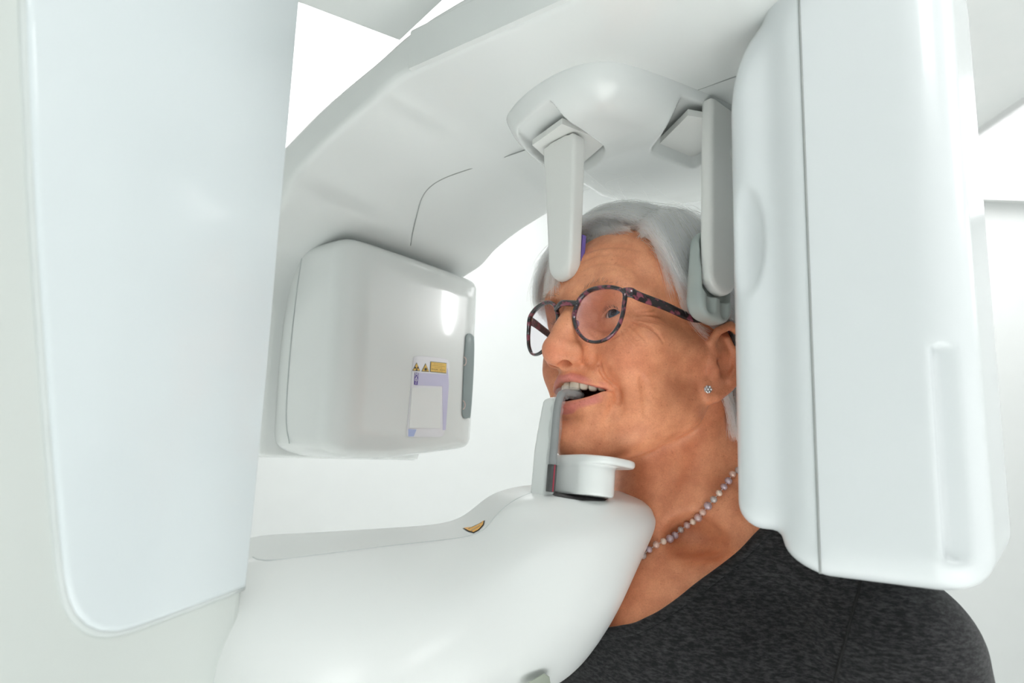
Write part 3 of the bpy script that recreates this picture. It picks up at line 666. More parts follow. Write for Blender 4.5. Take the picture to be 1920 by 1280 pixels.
def build_body():
    f = Field(axis_coords((-.30, -.105, .005), (-.105, .0, .0024), (.0, .05, .0013), (.05, .130, .0008)),
              axis_coords((-.30, -.09, .005), (-.09, -.05, .0022), (-.05, .0, .0012), (.0, .09, .0009), (.09, .30, .004)),
              axis_coords((-.36, -.17, .004), (-.17, -.10, .002), (-.10, .05, .0008), (.05, .06, .0012), (.06, .145, .0018)))
    # skull
    f.ell((-.010, 0, .054), (.090, .0725, .077), k=.01)
    f.ell((.030, 0, .058), (.060, .0600, .058), k=.02)
    f.ell((.040, 0, -.010), (.046, .0545, .065), k=.02)
    f.ell((-.005, 0, .0), (.06, .064, .055), k=.02)
    # jaw, chin, cheeks
    for s in (1, -1):
        f.cap(sy((-.002, .0525, -.022), s), sy((.008, .0490, -.040), s), .0140, k=.016)
        f.cap(sy((.008, .0490, -.040), s), sy((.068, .0130, -.0725), s), .0140, .0130, k=.016)
        f.ell(sy((.0535, .0395, .002), s), (.021, .020, .019), k=.018)
        f.ell(sy((.0600, .0385, -.011), s), (.0185, .0170, .0160), k=.012)
        f.ell(sy((.036, .0360, -.040), s), (.028, .0200, .030), k=.02)
        f.cap(sy((.052, .0530, .006), s), sy((.000, .0625, .006), s), .0095, k=.02)
        f.cap(sy((.0865, .010, .0440), s), sy((.0800, .032, .0475), s), .0068, k=.018)
        f.cap(sy((.0800, .032, .0475), s), sy((.0625, .0515, .038), s), .0068, .007, k=.018)
    f.ell((.0800, 0, -.0715), (.0148, .0165, .0130), k=.016)
    f.ell((.048, 0, -.063), (.040, .032, .020), k=.02)
    f.ell((.064, 0, -.037), (.0265, .0300, .031), k=.016)
    # eye sockets
    for s in (1, -1): f.ell(sy((.0925, .0300, .0262), s), (.0165, .0180, .0130), k=.013, mode='-')
    for s in (1, -1): f.ell(sy((.0900, .0150, .0265), s), (.0080, .0060, .0110), k=.010, mode='-')
    # nose
    f.chain([(.0865, 0, .043), (.0910, 0, .031), (.1010, 0, .0115), (.1062, 0, -.002)], [.0082, .0066, .0072, .0086], k=.008)
    f.ell((.0870, 0, .003), (.0170, .0130, .0235), k=.012)
    f.ell((.1062, 0, -.0070), (.0108, .0100, .0092), k=.008)
    for s in (1, -1):
        f.ell(sy((.0925, .0122, -.0078), s), (.0115, .0078, .0080), k=.006)
        f.cap(sy((.1070, .0035, -.0105), s), sy((.098, .011, -.0120), s), .0045, k=.005)
    f.cap((.1060, 0, -.0128), (.0920, 0, -.0160), .0040, .0050, k=.006)
    for s in (1, -1): f.chain([sy((.1015, .0062, -.0185), s), sy((.0990, .0070, -.0122), s), sy((.0950, .0072, -.0065), s)], [.0050, .0046, .0034], k=.002, mode='-')
    for s in (1, -1): f.chain([sy((.0955, .0208, -.0005), s), sy((.0885, .0212, -.0045), s), sy((.0845, .0198, -.0125), s)], [.0012, .0015, .0012], k=.004, mode='-')
    # eyelids round the eyeball
    for s in (1, -1):
        c = np.array(sy(EYE, s))
        f.ell(c, (.0142, .0150, .0138), k=.006)
        def cut(X, Y, Z, c=c, s=s):
            x, y, z = X - c[0], (Y - c[1]) * s, Z - c[2]
            r = np.sqrt(x * x + y * y + z * z) + 1e-6
            az = np.arctan2(y, np.maximum(x, 1e-4)); el = np.arcsin(np.clip(z / r, -1, 1))
            q = np.clip(1 - ((az - .03) / .72) ** 2, -1, 1)
            up = .36 * q + .04 * az - .025; lo = -.26 * q + .04 * az + .025
            return np.maximum(np.maximum(r * (el - up), r * (lo - el)), np.maximum(r - .0185, ER - .0005 - r)) + np.where(x < 0, 1, 0)
        f.op(cut, c - .018, c + .022, k=.0012, mode='-')
        f.ell(c, (ER + .0001,) * 3, k=.0, mode='-')
        crease(f, [sy(p, s) for p in [(.0815, .0190, .0165), (.0800, .0260, .0135), (.0760, .0360, .0145)]], .0011, .0009, .0016)
        crease(f, [sy(p, s) for p in [(.0850, .0170, .0130), (.0815, .0240, .0060), (.0770, .0340, .0050), (.0720, .0430, .0090)]], .0014, .0009, .0025)
    # mouth
    def mouth(X, Y, Z): return np.maximum(np.maximum(Z - zu(Y), zl(Y) - Z), np.maximum(np.abs(Y) - .0320, .050 - X))
    f.op(mouth, (.050, -.033, -.049), (.11, .033, -.027), k=.0015, mode='-')
    f.chain(both(UL), [.0010, .0019, .0025, .0028, .0026] + [.0028, .0025, .0019, .0010], k=.0045)
    f.chain(both(LL), [.0012, .0026, .0040, .0047, .0047] + [.0047, .0040, .0026, .0012], k=.0045)
    f.ell((.0955, 0, -.0590), (.0068, .019, .0046), k=.008, mode='-')
    # smile folds
    for s in (1, -1):
        S_ = lambda L: [sy(p, s) for p in L]
        crease(f, S_([(.0900, .0195, -.0060), (.0865, .0255, -.0150), (.0815, .0315, -.0250), (.0745, .0365, -.0350), (.0705, .0370, -.0450), (.0690, .0360, -.0520)]), .0042, .0036, .006); crease(f, S_([(.0900, .0195, -.0060), (.0865, .0255, -.0150), (.0815, .0315, -.0250), (.0745, .0365, -.0350), (.0705, .0370, -.0450)]), .0014, .0020, .0016)
        crease(f, S_([(.0680, .0350, -.0310), (.0665, .0355, -.0370), (.0680, .0345, -.0430)]), .0016, .0010, .004)
        crease(f, S_([(.0600, .0470, -.0220), (.0560, .0480, -.0360), (.0520, .0470, -.0500)]), .0014, .0007, .004)
        crease(f, S_([(.0560, .0500, -.0260), (.0520, .0505, -.0400)]), .0012, .0005, .004)
        crease(f, S_([(.0720, .0310, -.0490), (.0735, .0285, -.0600), (.0710, .0270, -.0690)]), .0016, .0009, .005)
        for L in ([(.0690, .0490, .0270), (.0620, .0555, .0300), (.0540, .0600, .0350)], [(.0690, .0490, .0245), (.0610, .0560, .0255), (.0520, .0610, .0265)], [(.0695, .0485, .0215), (.0620, .0550, .0195), (.0530, .0605, .0165)],
                  [(.0700, .0480, .0190), (.0640, .0530, .0145), (.0560, .0585, .0080)], [(.0720, .0460, .0160), (.0670, .0500, .0090), (.0610, .0545, .0015)], [(.0745, .0435, .0135), (.0710, .0465, .0060), (.0665, .0500, -.0010)], [(.0660, .0520, .0230), (.0590, .0570, .0215), (.0500, .0620, .0205)], [(.0670, .0510, .0160), (.0610, .0555, .0110), (.0540, .0595, .0040)], [(.0765, .0400, .0110), (.0735, .0440, .0030), (.0690, .0480, -.0050)]):
            crease(f, S_(L), .0010, .0011, .0012)
        # forehead lines
        for z0, dz in ((.0660, .004), (.0760, .003), (.0860, .002)):
            crease(f, S_([(.085, .004, z0), (.082, .018, z0 + dz), (.074, .034, z0 + dz * .4), (.066, .043, z0 - dz)]), .0016, .00045, .003)
        # neck lines
        crease(f, S_([(.010, .012, -.112), (-.004, .035, -.106), (-.022, .050, -.094)]), .0018, .0007, .004)
    # ears
    for s in (1, -1):
        e_ = lambda p: sy((p[0] + .004, p[1], p[2]), s)
        f.ell(e_((-.0160, .0735, .002)), (.0175, .0055, .0285), k=.006)
        f.ell(e_((-.006, .0690, -.0245)), (.0095, .0060, .0105), k=.005)
        f.chain([e_(p) for p in [(-.004, .0735, .0045), (.0015, .0745, .0140), (-.002, .0785, .0240), (-.013, .0825, .0310), (-.026, .0845, .0260), (-.0325, .0850, .0110), (-.0290, .0825, -.0080), (-.0200, .0775, -.0200), (-.0090, .0730, -.0290)]], [.0026, .0032, .0034, .0036, .0036, .0034, .0032, .0032, .0040], k=.003)
        f.ell(e_((-.0120, .0830, -.0040)), (.0105, .0085, .0130), k=.003, mode='-')
        f.chain([e_(p) for p in [(-.014, .0795, .0200), (-.0215, .0815, .0100), (-.0235, .0815, -.002), (-.0180, .0790, -.0140)]], [.0022, .0026, .0028, .0024], k=.004)
        f.chain([e_((-.0015, .0725, .0010)), e_((-.0035, .0755, -.0070)), e_((-.0055, .0745, -.0110))], [.0030, .0034, .0026], k=.003)
        f.ell(e_((-.0065, .0745, -.0030)), (.0035, .0050, .0045), k=.002, mode='-')
    # neck
    f.cap((-.034, 0, -.030), (-.060, 0, -.165), .0470, .0510, k=.020)
    f.ell((-.012, 0, -.120), (.022, .030, .050), k=.02)
    for s in (1, -1):
        f.chain([sy((-.028, .0540, -.030), s), sy((-.022, .0420, -.090), s), sy((-.006, .0150, -.168), s)], [.0100, .0100, .0070], k=.012)
        f.cap(sy((-.062, .030, -.060), s), sy((-.080, .130, -.150), s), .0280, .0300, k=.03)
        f.chain([sy((-.004, .0150, -.176), s), sy((-.014, .055, -.168), s), sy((-.044, .095, -.156), s), sy((-.070, .150, -.155), s)], [.0090, .0100, .0130, .0150], k=.022)
        f.cap(sy((-.040, .045, -.115), s), sy((-.058, .125, -.148), s), .0230, .0230, k=.02)
        f.ell(sy((-.014, .046, -.140), s), (.014, .020, .013), k=.016, mode='-')
        f.ell(sy((-.075, .162, -.200), s), (.050, .050, .050), k=.03)
        f.cap(sy((-.075, .172, -.205), s), sy((-.090, .196, -.42), s), .0480, .0420, k=.02)
    f.ell((-.075, 0, -.31), (.100, .155, .155), k=.03)
    f.ell((-.045, 0, -.235), (.075, .125, .080), k=.03)
    return f
BF = build_body()
V, Q, N = BF.mesh()
def seg_d(V, P):
    out = np.full(len(V), 9.0)
    for a, b in zip(P[:-1], P[1:]):
        a = np.array(a); ab = np.array(b) - a; t = np.clip((V - a) @ ab / (ab @ ab), 0, 1); out = np.minimum(out, np.linalg.norm(V - a - t[:, None] * ab, axis=1))
    return out
def sstep(x, a, b): t = np.clip((x - a) / (b - a), 0, 1); return t * t * (3 - 2 * t)
C_ = np.tile(np.array([.79, .340, .183]), (len(V), 1))
def paint(w_, c): 
    global C_
    C_ = C_ * (1 - w_[:, None]) + np.array(c) * w_[:, None]
V1 = V * np.array([1, 1, 1]); Va = V.copy(); Va[:, 1] = np.abs(Va[:, 1])
g = lambda c, r: np.exp(-(((Va - np.array(c)) / np.array(r)) ** 2).sum(1))
paint(.55 * g((.070, .042, -.010), (.03, .02, .018)), (.78, .27, .155))
paint(.55 * g((.112, 0, -.010), (.02, .016, .016)), (.78, .27, .17))
paint(.5 * g((-.012, .08, .0), (.03, .03, .045)), (.76, .25, .14))
paint(.35 * g((.085, 0, -.075), (.02, .02, .012)), (.78, .29, .18))
paint(.35 * g((.0, .0, -.19), (.07, .08, .05)), (.74, .28, .15))
paint(.35 * g((.080, .030, .0245), (.02, .017, .010)), (.66, .31, .21))
mouthw = (np.abs(Va[:, 1]) < .0335) & (V[:, 0] > .05)
dl = np.minimum(seg_d(Va, UL) - .0010, seg_d(Va, LL) - .0032)
front = (V[:, 0] > .063) & (V[:, 2] < -.02) & (V[:, 2] > -.060)
paint(np.where(front, 1 - sstep(dl, .0018, .0030), 0) * .8 * (1 - sstep(Va[:, 1], .024, .0325)), (.66, .21, .19))
inside = np.where((V[:, 2] < zu(V[:, 1]) + .0008) & (V[:, 2] > zl(V[:, 1]) - .0008) & (np.abs(V[:, 1]) < .0312) & (V[:, 0] > .045), 1.0, 0) * (1 - sstep(V[:, 0], .073 - 14 * V[:, 1] ** 2, .085 - 20 * V[:, 1] ** 2))
paint(inside * .95, (.16, .022, .022))
body = mesh_obj('person', HW(V), Q, mat('skin', (.5, .25, .15)), None, normals=N @ HM.T, loc=H0)
tag(body, 'woman with short silver hair, biting the rod with her chin on the rest', 'person')
at = body.data.color_attributes.new('skin_tone', 'FLOAT_COLOR', 'POINT'); at.data.foreach_set('color', np.concatenate([C_, np.ones((len(C_), 1))], 1).astype(np.float32).ravel())
m = body.data.materials[0]; nt = m.node_tree; b = nt.nodes['Principled BSDF']
ca = nt.nodes.new('ShaderNodeVertexColor'); ca.layer_name = 'skin_tone'
tc = nt.nodes.new('ShaderNodeTexCoord')
def noise(sc_, det): n = nt.nodes.new('ShaderNodeTexNoise'); n.inputs['Scale'].default_value = sc_; n.inputs['Detail'].default_value = det; nt.links.new(tc.outputs['Object'], n.inputs['Vector']); return n
def ramp(src, p0, c0, p1, c1):
    r = nt.nodes.new('ShaderNodeValToRGB'); r.color_ramp.elements[0].position = p0; r.color_ramp.elements[1].position = p1
    r.color_ramp.elements[0].color = (*c0, 1); r.color_ramp.elements[1].color = (*c1, 1); nt.links.new(src, r.inputs['Fac']); return r
def mul(a, bb, fac=1.0):
    x = nt.nodes.new('ShaderNodeMix'); x.data_type = 'RGBA'; x.blend_type = 'MULTIPLY'; x.inputs['Factor'].default_value = fac
    nt.links.new(a, x.inputs['A']); nt.links.new(bb, x.inputs['B']); return x.outputs['Result']
r1 = ramp(noise(70, 4).outputs['Fac'], .35, (.88, .80, .76), .65, (1.06, 1.08, 1.08))
r2 = ramp(noise(420, 2).outputs['Fac'], .64, (1, 1, 1), .74, (.72, .58, .50))
r3 = ramp(noise(900, 2).outputs['Fac'], .3, (.93, .90, .88), .7, (1.05, 1.05, 1.05))
nt.links.new(mul(mul(mul(ca.outputs['Color'], r1.outputs['Color']), r2.outputs['Color'], .55), r3.outputs['Color']), b.inputs['Base Color'])
b.inputs['Roughness'].default_value = .46; b.inputs['Specular IOR Level'].default_value = .38
b.inputs['Subsurface Weight'].default_value = .16; b.inputs['Subsurface Radius'].default_value = (1.0, .4, .2); b.inputs['Subsurface Scale'].default_value = .006
n1 = noise(1100, 3); n2 = noise(260, 3)
ad = nt.nodes.new('ShaderNodeMath'); ad.operation = 'MULTIPLY_ADD'; ad.inputs[1].default_value = .6; nt.links.new(n1.outputs['Fac'], ad.inputs[0]); nt.links.new(n2.outputs['Fac'], ad.inputs[2])
bp = nt.nodes.new('ShaderNodeBump'); bp.inputs['Strength'].default_value = .35; bp.inputs['Distance'].default_value = .0006
nt.links.new(ad.outputs[0], bp.inputs['Height']); nt.links.new(bp.outputs['Normal'], b.inputs['Normal'])
# --- eyes
M_eye = bpy.data.materials.new('eye'); M_eye.use_nodes = True; nt = M_eye.node_tree; b = nt.nodes['Principled BSDF']
b.inputs['Roughness'].default_value = .06; b.inputs['Coat Weight'].default_value = .6
tc = nt.nodes.new('ShaderNodeTexCoord'); sx_ = nt.nodes.new('ShaderNodeVectorMath'); sx_.operation = 'DOT_PRODUCT'
nt.links.new(tc.outputs['Normal'], sx_.inputs[0])
gz = HM @ np.array([.955, .20, .12]); gz /= np.linalg.norm(gz); sx_.inputs[1].default_value = tuple(gz)
rr = ramp(sx_.outputs['Value'], .0, (.74, .70, .66), 1., (0, 0, 0)); cr_ = rr.color_ramp
cr_.elements[1].position = .999; cr_.elements[1].color = (.004, .004, .005, 1)
for p, c in ((.872, (.72, .68, .65)), (.884, (.015, .025, .035)), (.91, (.045, .085, .12)), (.965, (.07, .13, .17)), (.974, (.01, .012, .015))):
    e = cr_.elements.new(p); e.color = (*c, 1)
nt.links.new(rr.outputs['Color'], b.inputs['Base Color'])
for s in (1, -1): mesh_obj('eye', *sphere_arr(HW(sy(EYE, s)), ER, 40, 28), M_eye, body, loc=HW(sy(EYE, s)))
# --- teeth
M_tooth = mat('tooth_enamel', (.90, .83, .70), .18, coat=.3, noise=(120, (.86, .77, .62), 2))
parts = []
_ay = np.linspace(0, .034, 400); _ax = .0868 - .0195 * (_ay / .0245) ** 2; _al = np.concatenate([[0], np.cumsum(np.hypot(np.diff(_ax), np.diff(_ay)))])
def tooth(y, wd, z0, z1, upper):
    sg = math.copysign(1, y); y = sg * float(np.interp(abs(y), _al, _ay)); x = .0868 - .0195 * (y / .0245) ** 2; sl = -2 * .0195 * y / .0245 ** 2
    tn = np.array([sl, 1.0, 0]); tn /= np.linalg.norm(tn); no = np.array([tn[1], -tn[0], 0])
    M_ = np.stack([no, tn, [0, 0, 1]], 1)
    V_, F_ = sphere_arr((0, 0, 0), 1.0, 20, 14)
    V_ = np.sign(V_) * np.abs(V_) ** .62; V_[:, 0] *= .0034; V_[:, 1] *= wd / 2 * (1.0 + .10 * V_[:, 2] * (-1 if upper else 1)); V_[:, 2] *= abs(z1 - z0) / 2
    return HW(np.array([x, y, (z0 + z1) / 2]) + V_ @ M_.T), F_
y = 0; W_ = [.0086, .0068, .0076, .0070, .0068, .0095]
for i, wd in enumerate(W_):
    dr = (.0, .0007, .0001, .0008, .0012, .0016)[i]
    for s in (1, -1): parts.append(tooth(s * (y + wd / 2), wd * .99, -.0235, -.0356 + dr, True))
    y += wd * .985
mesh_obj('upper_teeth', *merge(parts), M_tooth, body, auto=50)
parts = []; y = 0
for i, wd in enumerate([.0055, .0058, .0066, .0068]):
    for s in (1, -1):
        v, f_ = tooth(s * (y + wd / 2), wd, -.0540, -.0448, False); parts.append((v - HM[:, 0] * .0035, f_))
    y += wd
mesh_obj('lower_teeth', *merge(parts), M_tooth, body, auto=50)
mesh_obj('tongue', *sphere_arr(HW((.058, 0, -.0460)), 1, 24, 16, (.018, .017, .0065), HM), mat('tongue', (.34, .08, .075), .3, noise=(200, (.38, .10, .09), 3), bump=(600, .3, .0005)), body)
BB = BVHTree.FromPolygons([tuple(v) for v in V], [tuple(q) for q in Q])
def body_hit(px, py):
    o_ = (CAM - H0) @ HM; d = (unp(px, py, 1.0) - CAM) @ HM; d /= np.linalg.norm(d)
    h = BB.ray_cast(Vector(o_), Vector(d)); return None if h[0] is None else (np.array(h[0]), np.array(h[1]))
# --- shirt: a close jersey shell over the torso with a scooped neckline
SF = Field(axis_coords((-.30, -.07, .004), (-.07, .09, .0018)), axis_coords((-.31, -.02, .0042), (-.02, .12, .0018), (.12, .31, .003)), axis_coords((-.46, -.24, .003), (-.24, -.05, .0018)))
def torso_only(f, o):
    for s in (1, -1):
        f.cap(sy((-.062, .030, -.060), s), sy((-.080, .130, -.150), s), .0280 + o, .0300 + o, k=.03)
        f.cap(sy((-.040, .045, -.115), s), sy((-.058, .125, -.148), s), .0230 + o, .0230 + o, k=.02)
        f.ell(sy((-.075, .162, -.200), s), (.050 + o, .050 + o, .050 + o), k=.03)
        f.cap(sy((-.075, .172, -.205), s), sy((-.090, .196, -.42), s), .0490 + o, .0440 + o, k=.006)
        f.chain([sy((-.004, .0150, -.176), s), sy((-.014, .055, -.168), s), sy((-.044, .095, -.156), s), sy((-.070, .150, -.155), s)], [.0090 + o, .0100 + o, .0130 + o, .0150 + o], k=.022)
    f.cap((-.030, 0, -.030), (-.060, 0, -.165), .0530 + o, .0520 + o, k=.025)
    f.ell((-.075, 0, -.31), (.100 + o, .155 + o, .155 + o), k=.03)
    f.ell((-.045, 0, -.235), (.075 + o, .125 + o, .080 + o), k=.03)
torso_only(SF, .0055)
# neckline: everything above a tilted bowl is open
nl = [body_hit(*p) for p in [(1140, 1181), (1200, 1172), (1250, 1148), (1300, 1114), (1360, 1068), (1415, 1018)]]
nl = np.array([h[0] for h in nl if h is not None]); nl = nl[np.argsort(np.abs(nl[:, 1]))]
NY = np.abs(nl[:, 1]); NZ = nl[:, 2].copy(); sl_ = (NZ[-1] - NZ[-3]) / (NY[-1] - NY[-3])
NY = np.concatenate([[0.0], NY, [NY[-1] + .06]]); NZ = np.concatenate([[NZ[0] - .001], NZ, [NZ[-1] + sl_ * .06]])
NX0 = nl[-1, 0]
def neck_open(X, Y, Z):
    line = np.interp(np.abs(Y), NY, NZ) + 1.1 * np.clip(NX0 - X, 0, .12) * (1 - np.clip(np.abs(Y) / .12, 0, 1))
    return (line - Z) * .7
SF.op(neck_open, (-.30, -.16, -.30), (.09, .16, -.05), k=.002, mode='-')
SF.op(lambda X, Y, Z: -.42 - Z + 0 * X + 0 * Y, (-.30, -.31, -.46), (.09, .31, -.40), 0, '&')
M_knit = mat('charcoal_jersey', (.016, .016, .017), .85, spec=.25)
nt = M_knit.node_tree; b = nt.nodes['Principled BSDF']; tc = nt.nodes.new('ShaderNodeTexCoord'); mp = nt.nodes.new('ShaderNodeMapping'); mp.inputs['Scale'].default_value = (1, 1, 3.2); mp.inputs['Rotation'].default_value = (.3, .2, .4)
nt.links.new(tc.outputs['Object'], mp.inputs['Vector']); nz = nt.nodes.new('ShaderNodeTexNoise'); nz.inputs['Scale'].default_value = 190; nz.inputs['Detail'].default_value = 5; nz.inputs['Roughness'].default_value = .7; nt.links.new(mp.outputs[0], nz.inputs['Vector'])
rr = ramp(nz.outputs['Fac'], .42, (.008, .008, .009), .74, (.060, .059, .061)); nt.links.new(rr.outputs['Color'], b.inputs['Base Color'])
b.inputs['Sheen Weight'].default_value = .12; b.inputs['Sheen Roughness'].default_value = .5
bp = nt.nodes.new('ShaderNodeBump'); bp.inputs['Strength'].default_value = .5; bp.inputs['Distance'].default_value = .0008; nt.links.new(nz.outputs['Fac'], bp.inputs['Height']); nt.links.new(bp.outputs['Normal'], b.inputs['Normal'])
SHV, SHQ, SHN = SF.mesh(); SHV, SHQ, SHN = drop_unused(SHV, SHQ, SHN, SHV[:, 2] > -.415)
shirt = mesh_obj('jersey_top', HW(SHV), SHQ, M_knit, body, normals=SHN @ HM.T); shirt['label'] = 'charcoal grey jersey top with a scoop neck'
SB = BVHTree.FromPolygons([tuple(v) for v in SHV], [tuple(q) for q in SHQ])
# neckband: a ribbed strip laid along the neckline, and the armhole seam
nb = []
for y in np.linspace(-.125, .125, 81):
    zt = float(np.interp(abs(y), NY, NZ)) - .0030
    h = SB.ray_cast(Vector((.3, y, zt)), Vector((-1, 0, 0)))
    if h[0] is not None and h[0][0] > -.11: nb.append((np.array(h[0]), np.array(h[1])))
NBP = np.array([p for p, n_ in nb]); NBN = np.array([n_ * (1 if n_[0] > 0 else -1) for p, n_ in nb])
def strip(P, Nn, wd, th, k=10):
    V_, F_ = [], []; n = len(P)
    for i in range(n):
        T = P[min(i + 1, n - 1)] - P[max(i - 1, 0)]; T /= np.linalg.norm(T) + 1e-9; B = np.cross(T, Nn[i]); B /= np.linalg.norm(B) + 1e-9
        for j in range(k): q = 2 * math.pi * j / k; V_.append(HW(P[i] + B * math.cos(q) * wd + Nn[i] * math.sin(q) * th))
    for i in range(n - 1):
        for j in range(k): F_.append((i * k + j, i * k + (j + 1) % k, (i + 1) * k + (j + 1) % k, (i + 1) * k + j))
    return np.array(V_), F_
for _ in range(3): NBP[1:-1] = (NBP[:-2] + 2 * NBP[1:-1] + NBP[2:]) / 4; NBN[1:-1] = (NBN[:-2] + 2 * NBN[1:-1] + NBN[2:]) / 4
NBN /= np.linalg.norm(NBN, axis=1)[:, None]
mesh_obj('neckband', *strip(NBP, NBN, .0046, .0013), M_knit, shirt)
def shirt_hit(px, py):
    o_ = (CAM - H0) @ HM; d = (unp(px, py, 1.0) - CAM) @ HM; d /= np.linalg.norm(d); h = SB.ray_cast(Vector(o_), Vector(d)); return None if h[0] is None else np.array(h[0]) + np.array(h[1]) * .0002
sm_ = [shirt_hit(*p) for p in [(1618, 1060), (1612, 1100), (1600, 1145), (1586, 1200), (1574, 1245), (1564, 1290), (1556, 1330)]]; sm_ = [HW(p) for p in sm_ if p is not None]
M_st = mat('black_stitching', (.006, .006, .006), .9, noise=(300, (.012, .012, .012), 2))
if len(sm_) > 2: mesh_obj('sleeve_seam', *tube(smooth_path(sm_, 6), .0011, 6), M_st, shirt)
mesh_obj('neckband_stitching', *tube(HW(NBP + NBN * .0004 + np.array((0, 0, -.0052))), .0004, 5), M_st, shirt)
# ------------------------------------------------------------------ hair
M_hair = bpy.data.materials.new('silver_hair'); M_hair.use_nodes = True; nt = M_hair.node_tree; nt.nodes.remove(nt.nodes['Principled BSDF']); b = nt.nodes.new('ShaderNodeBsdfHairPrincipled'); b.model = 'CHIANG'; b.parametrization = 'COLOR'
nt.links.new(b.outputs[0], nt.nodes['Material Output'].inputs[0])
hi_ = nt.nodes.new('ShaderNodeHairInfo')
rr = ramp(hi_.outputs['Random'], 0.0, (.58, .57, .54), 1.0, (.995, .99, .97)); e = rr.color_ramp.elements.new(.25); e.color = (.965, .96, .93, 1)
nt.links.new(rr.outputs['Color'], b.inputs['Color']); b.inputs['Roughness'].default_value = .35; b.inputs['Radial Roughness'].default_value = .6
M_cap = mat('hair_under', (.74, .73, .69), .6, noise=(90, (.85, .84, .80), 4), bump=(300, .6, .001))
ZB = np.array([-.10, -.055, -.03, .0, .022, .036, .055, .075, .092, .104, .112, .130]); XB = np.array([-.055, -.040, -.032, -.028, -.012, .012, .036, .049, .052, .053, .050, .030])
hf = Field(np.arange(-.125, .085, .0022), np.arange(-.10, .10, .0022), np.arange(-.075, .160, .0022))
o = .0055
hf.ell((-.010, 0, .054), (.090 + o, .0725 + o, .077 + o), k=.01)
hf.ell((.030, 0, .058), (.060 + o, .0600 + o, .058 + o), k=.02)
hf.ell((-.005, 0, .0), (.06 + o, .064 + o, .055 + o), k=.02)
hf.ell((-.045, 0, -.005), (.050, .060, .060), k=.02)
hf.op(lambda X, Y, Z: (X - np.interp(Z, ZB, XB)) * .8 + 0 * Y, (-.125, -.1, -.075), (.085, .1, .160), .006, '&')
HAIR = sdf_obj('hair', hf, M_cap, body, HW, HM); HAIR['label'] = 'short silver grey hair swept to the sides'
NG = [
 [(.056, .040, .116), (.061, .054, .104), (.057, .0655, .082), (.046, .0715, .060), (.026, .0755, .044), (-.004, .0785, .039), (-.032, .080, .024), (-.040, .076, -.010), (-.034, .070, -.040)],
 [(.045, .038, .128), (.048, .056, .117), (.040, .070, .092), (.022, .077, .068), (-.004, .081, .054), (-.028, .083, .038), (-.043, .080, .012), (-.045, .076, -.018), (-.036, .070, -.048)],
 [(.020, .034, .141), (.016, .058, .130), (.000, .076, .103), (-.020, .084, .072), (-.040, .085, .046), (-.054, .082, .018), (-.056, .077, -.008), (-.050, .071, -.032), (-.040, .066, -.058)],
 [(-.015, .030, .147), (-.030, .057, .134), (-.050, .076, .104), (-.068, .080, .070), (-.078, .076, .038), (-.080, .070, .010), (-.076, .064, -.015), (-.066, .060, -.038), (-.054, .056, -.060)],
 [(-.045, .020, .144), (-.073, .041, .124), (-.094, .051, .092), (-.105, .049, .060), (-.106, .043, .030), (-.099, .039, .002), (-.089, .035, -.020), (-.078, .031, -.042), (-.070, .028, -.060)],
 [(-.055, .0, .142), (-.087, .0, .122), (-.109, .0, .092), (-.117, .0, .060), (-.114, .0, .030), (-.104, .0, .0), (-.091, .0, -.025), (-.080, .0, -.044), (-.074, .0, -.060)]]
FG = [
 [(.057, .040, .116), (.064, .020, .123), (.069, -.005, .126), (.074, -.030, .119), (.079, -.050, .103), (.081, -.062, .083), (.079, -.067, .062), (.075, -.066, .047)],
 [(.045, .038, .130), (.050, .012, .140), (.053, -.015, .143), (.056, -.042, .132), (.058, -.062, .110), (.058, -.073, .083), (.055, -.076, .058), (.050, -.074, .036)],
 [(.020, .034, .142), (.022, .005, .151), (.022, -.025, .151), (.020, -.056, .136), (.016, -.077, .105), (.010, -.085, .072), (.004, -.084, .036), (-.004, -.080, .005)],
 [(-.015, .030, .148), (-.018, .0, .154), (-.022, -.03, .150), (-.03, -.062, .128), (-.038, -.080, .093), (-.046, -.084, .056), (-.05, -.081, .02), (-.05, -.074, -.02)],
 [(-.045, .020, .145), (-.060, .0, .144), (-.075, -.025, .129), (-.089, -.046, .098), (-.094, -.056, .062), (-.089, -.059, .03), (-.08, -.056, .0), (-.07, -.05, -.04)],
 [(-.055, .0, .142), (-.087, .0, .122), (-.109, .0, .092), (-.117, .0, .060), (-.114, .0, .030), (-.104, .0, .0), (-.091, .0, -.025), (-.074, .0, -.055)]]
def cr_interp(G, u):
    G = np.asarray(G); m = len(G) - 1; x = np.clip(u * m, 0, m - 1e-6); i = x.astype(int); t = (x - i)[:, None, None]
    P = [G[np.clip(i + j, 0, m)] for j in (-1, 0, 1, 2)]
    return .5 * ((2 * P[1]) + (-P[0] + P[2]) * t + (2 * P[0] - 5 * P[1] + 4 * P[2] - P[3]) * t * t + (-P[0] + 3 * P[1] - 3 * P[2] + P[3]) * t ** 3)
def along(Pl, s):
    """sample polylines (n, m, 3) at s (n, k) in 0..1 with Catmull-Rom"""
    n, m, _ = Pl.shape; x = np.clip(s * (m - 1), 0, m - 1 - 1e-6); i = x.astype(int); t = (x - i)[..., None]; r = np.arange(n)[:, None]
    P = [Pl[r, np.clip(i + j, 0, m - 1)] for j in (-1, 0, 1, 2)]
    return .5 * ((2 * P[1]) + (-P[0] + P[2]) * t + (2 * P[0] - 5 * P[1] + 4 * P[2] - P[3]) * t * t + (-P[0] + 3 * P[1] - 3 * P[2] + P[3]) * t ** 3)
STR = []; RAD = []
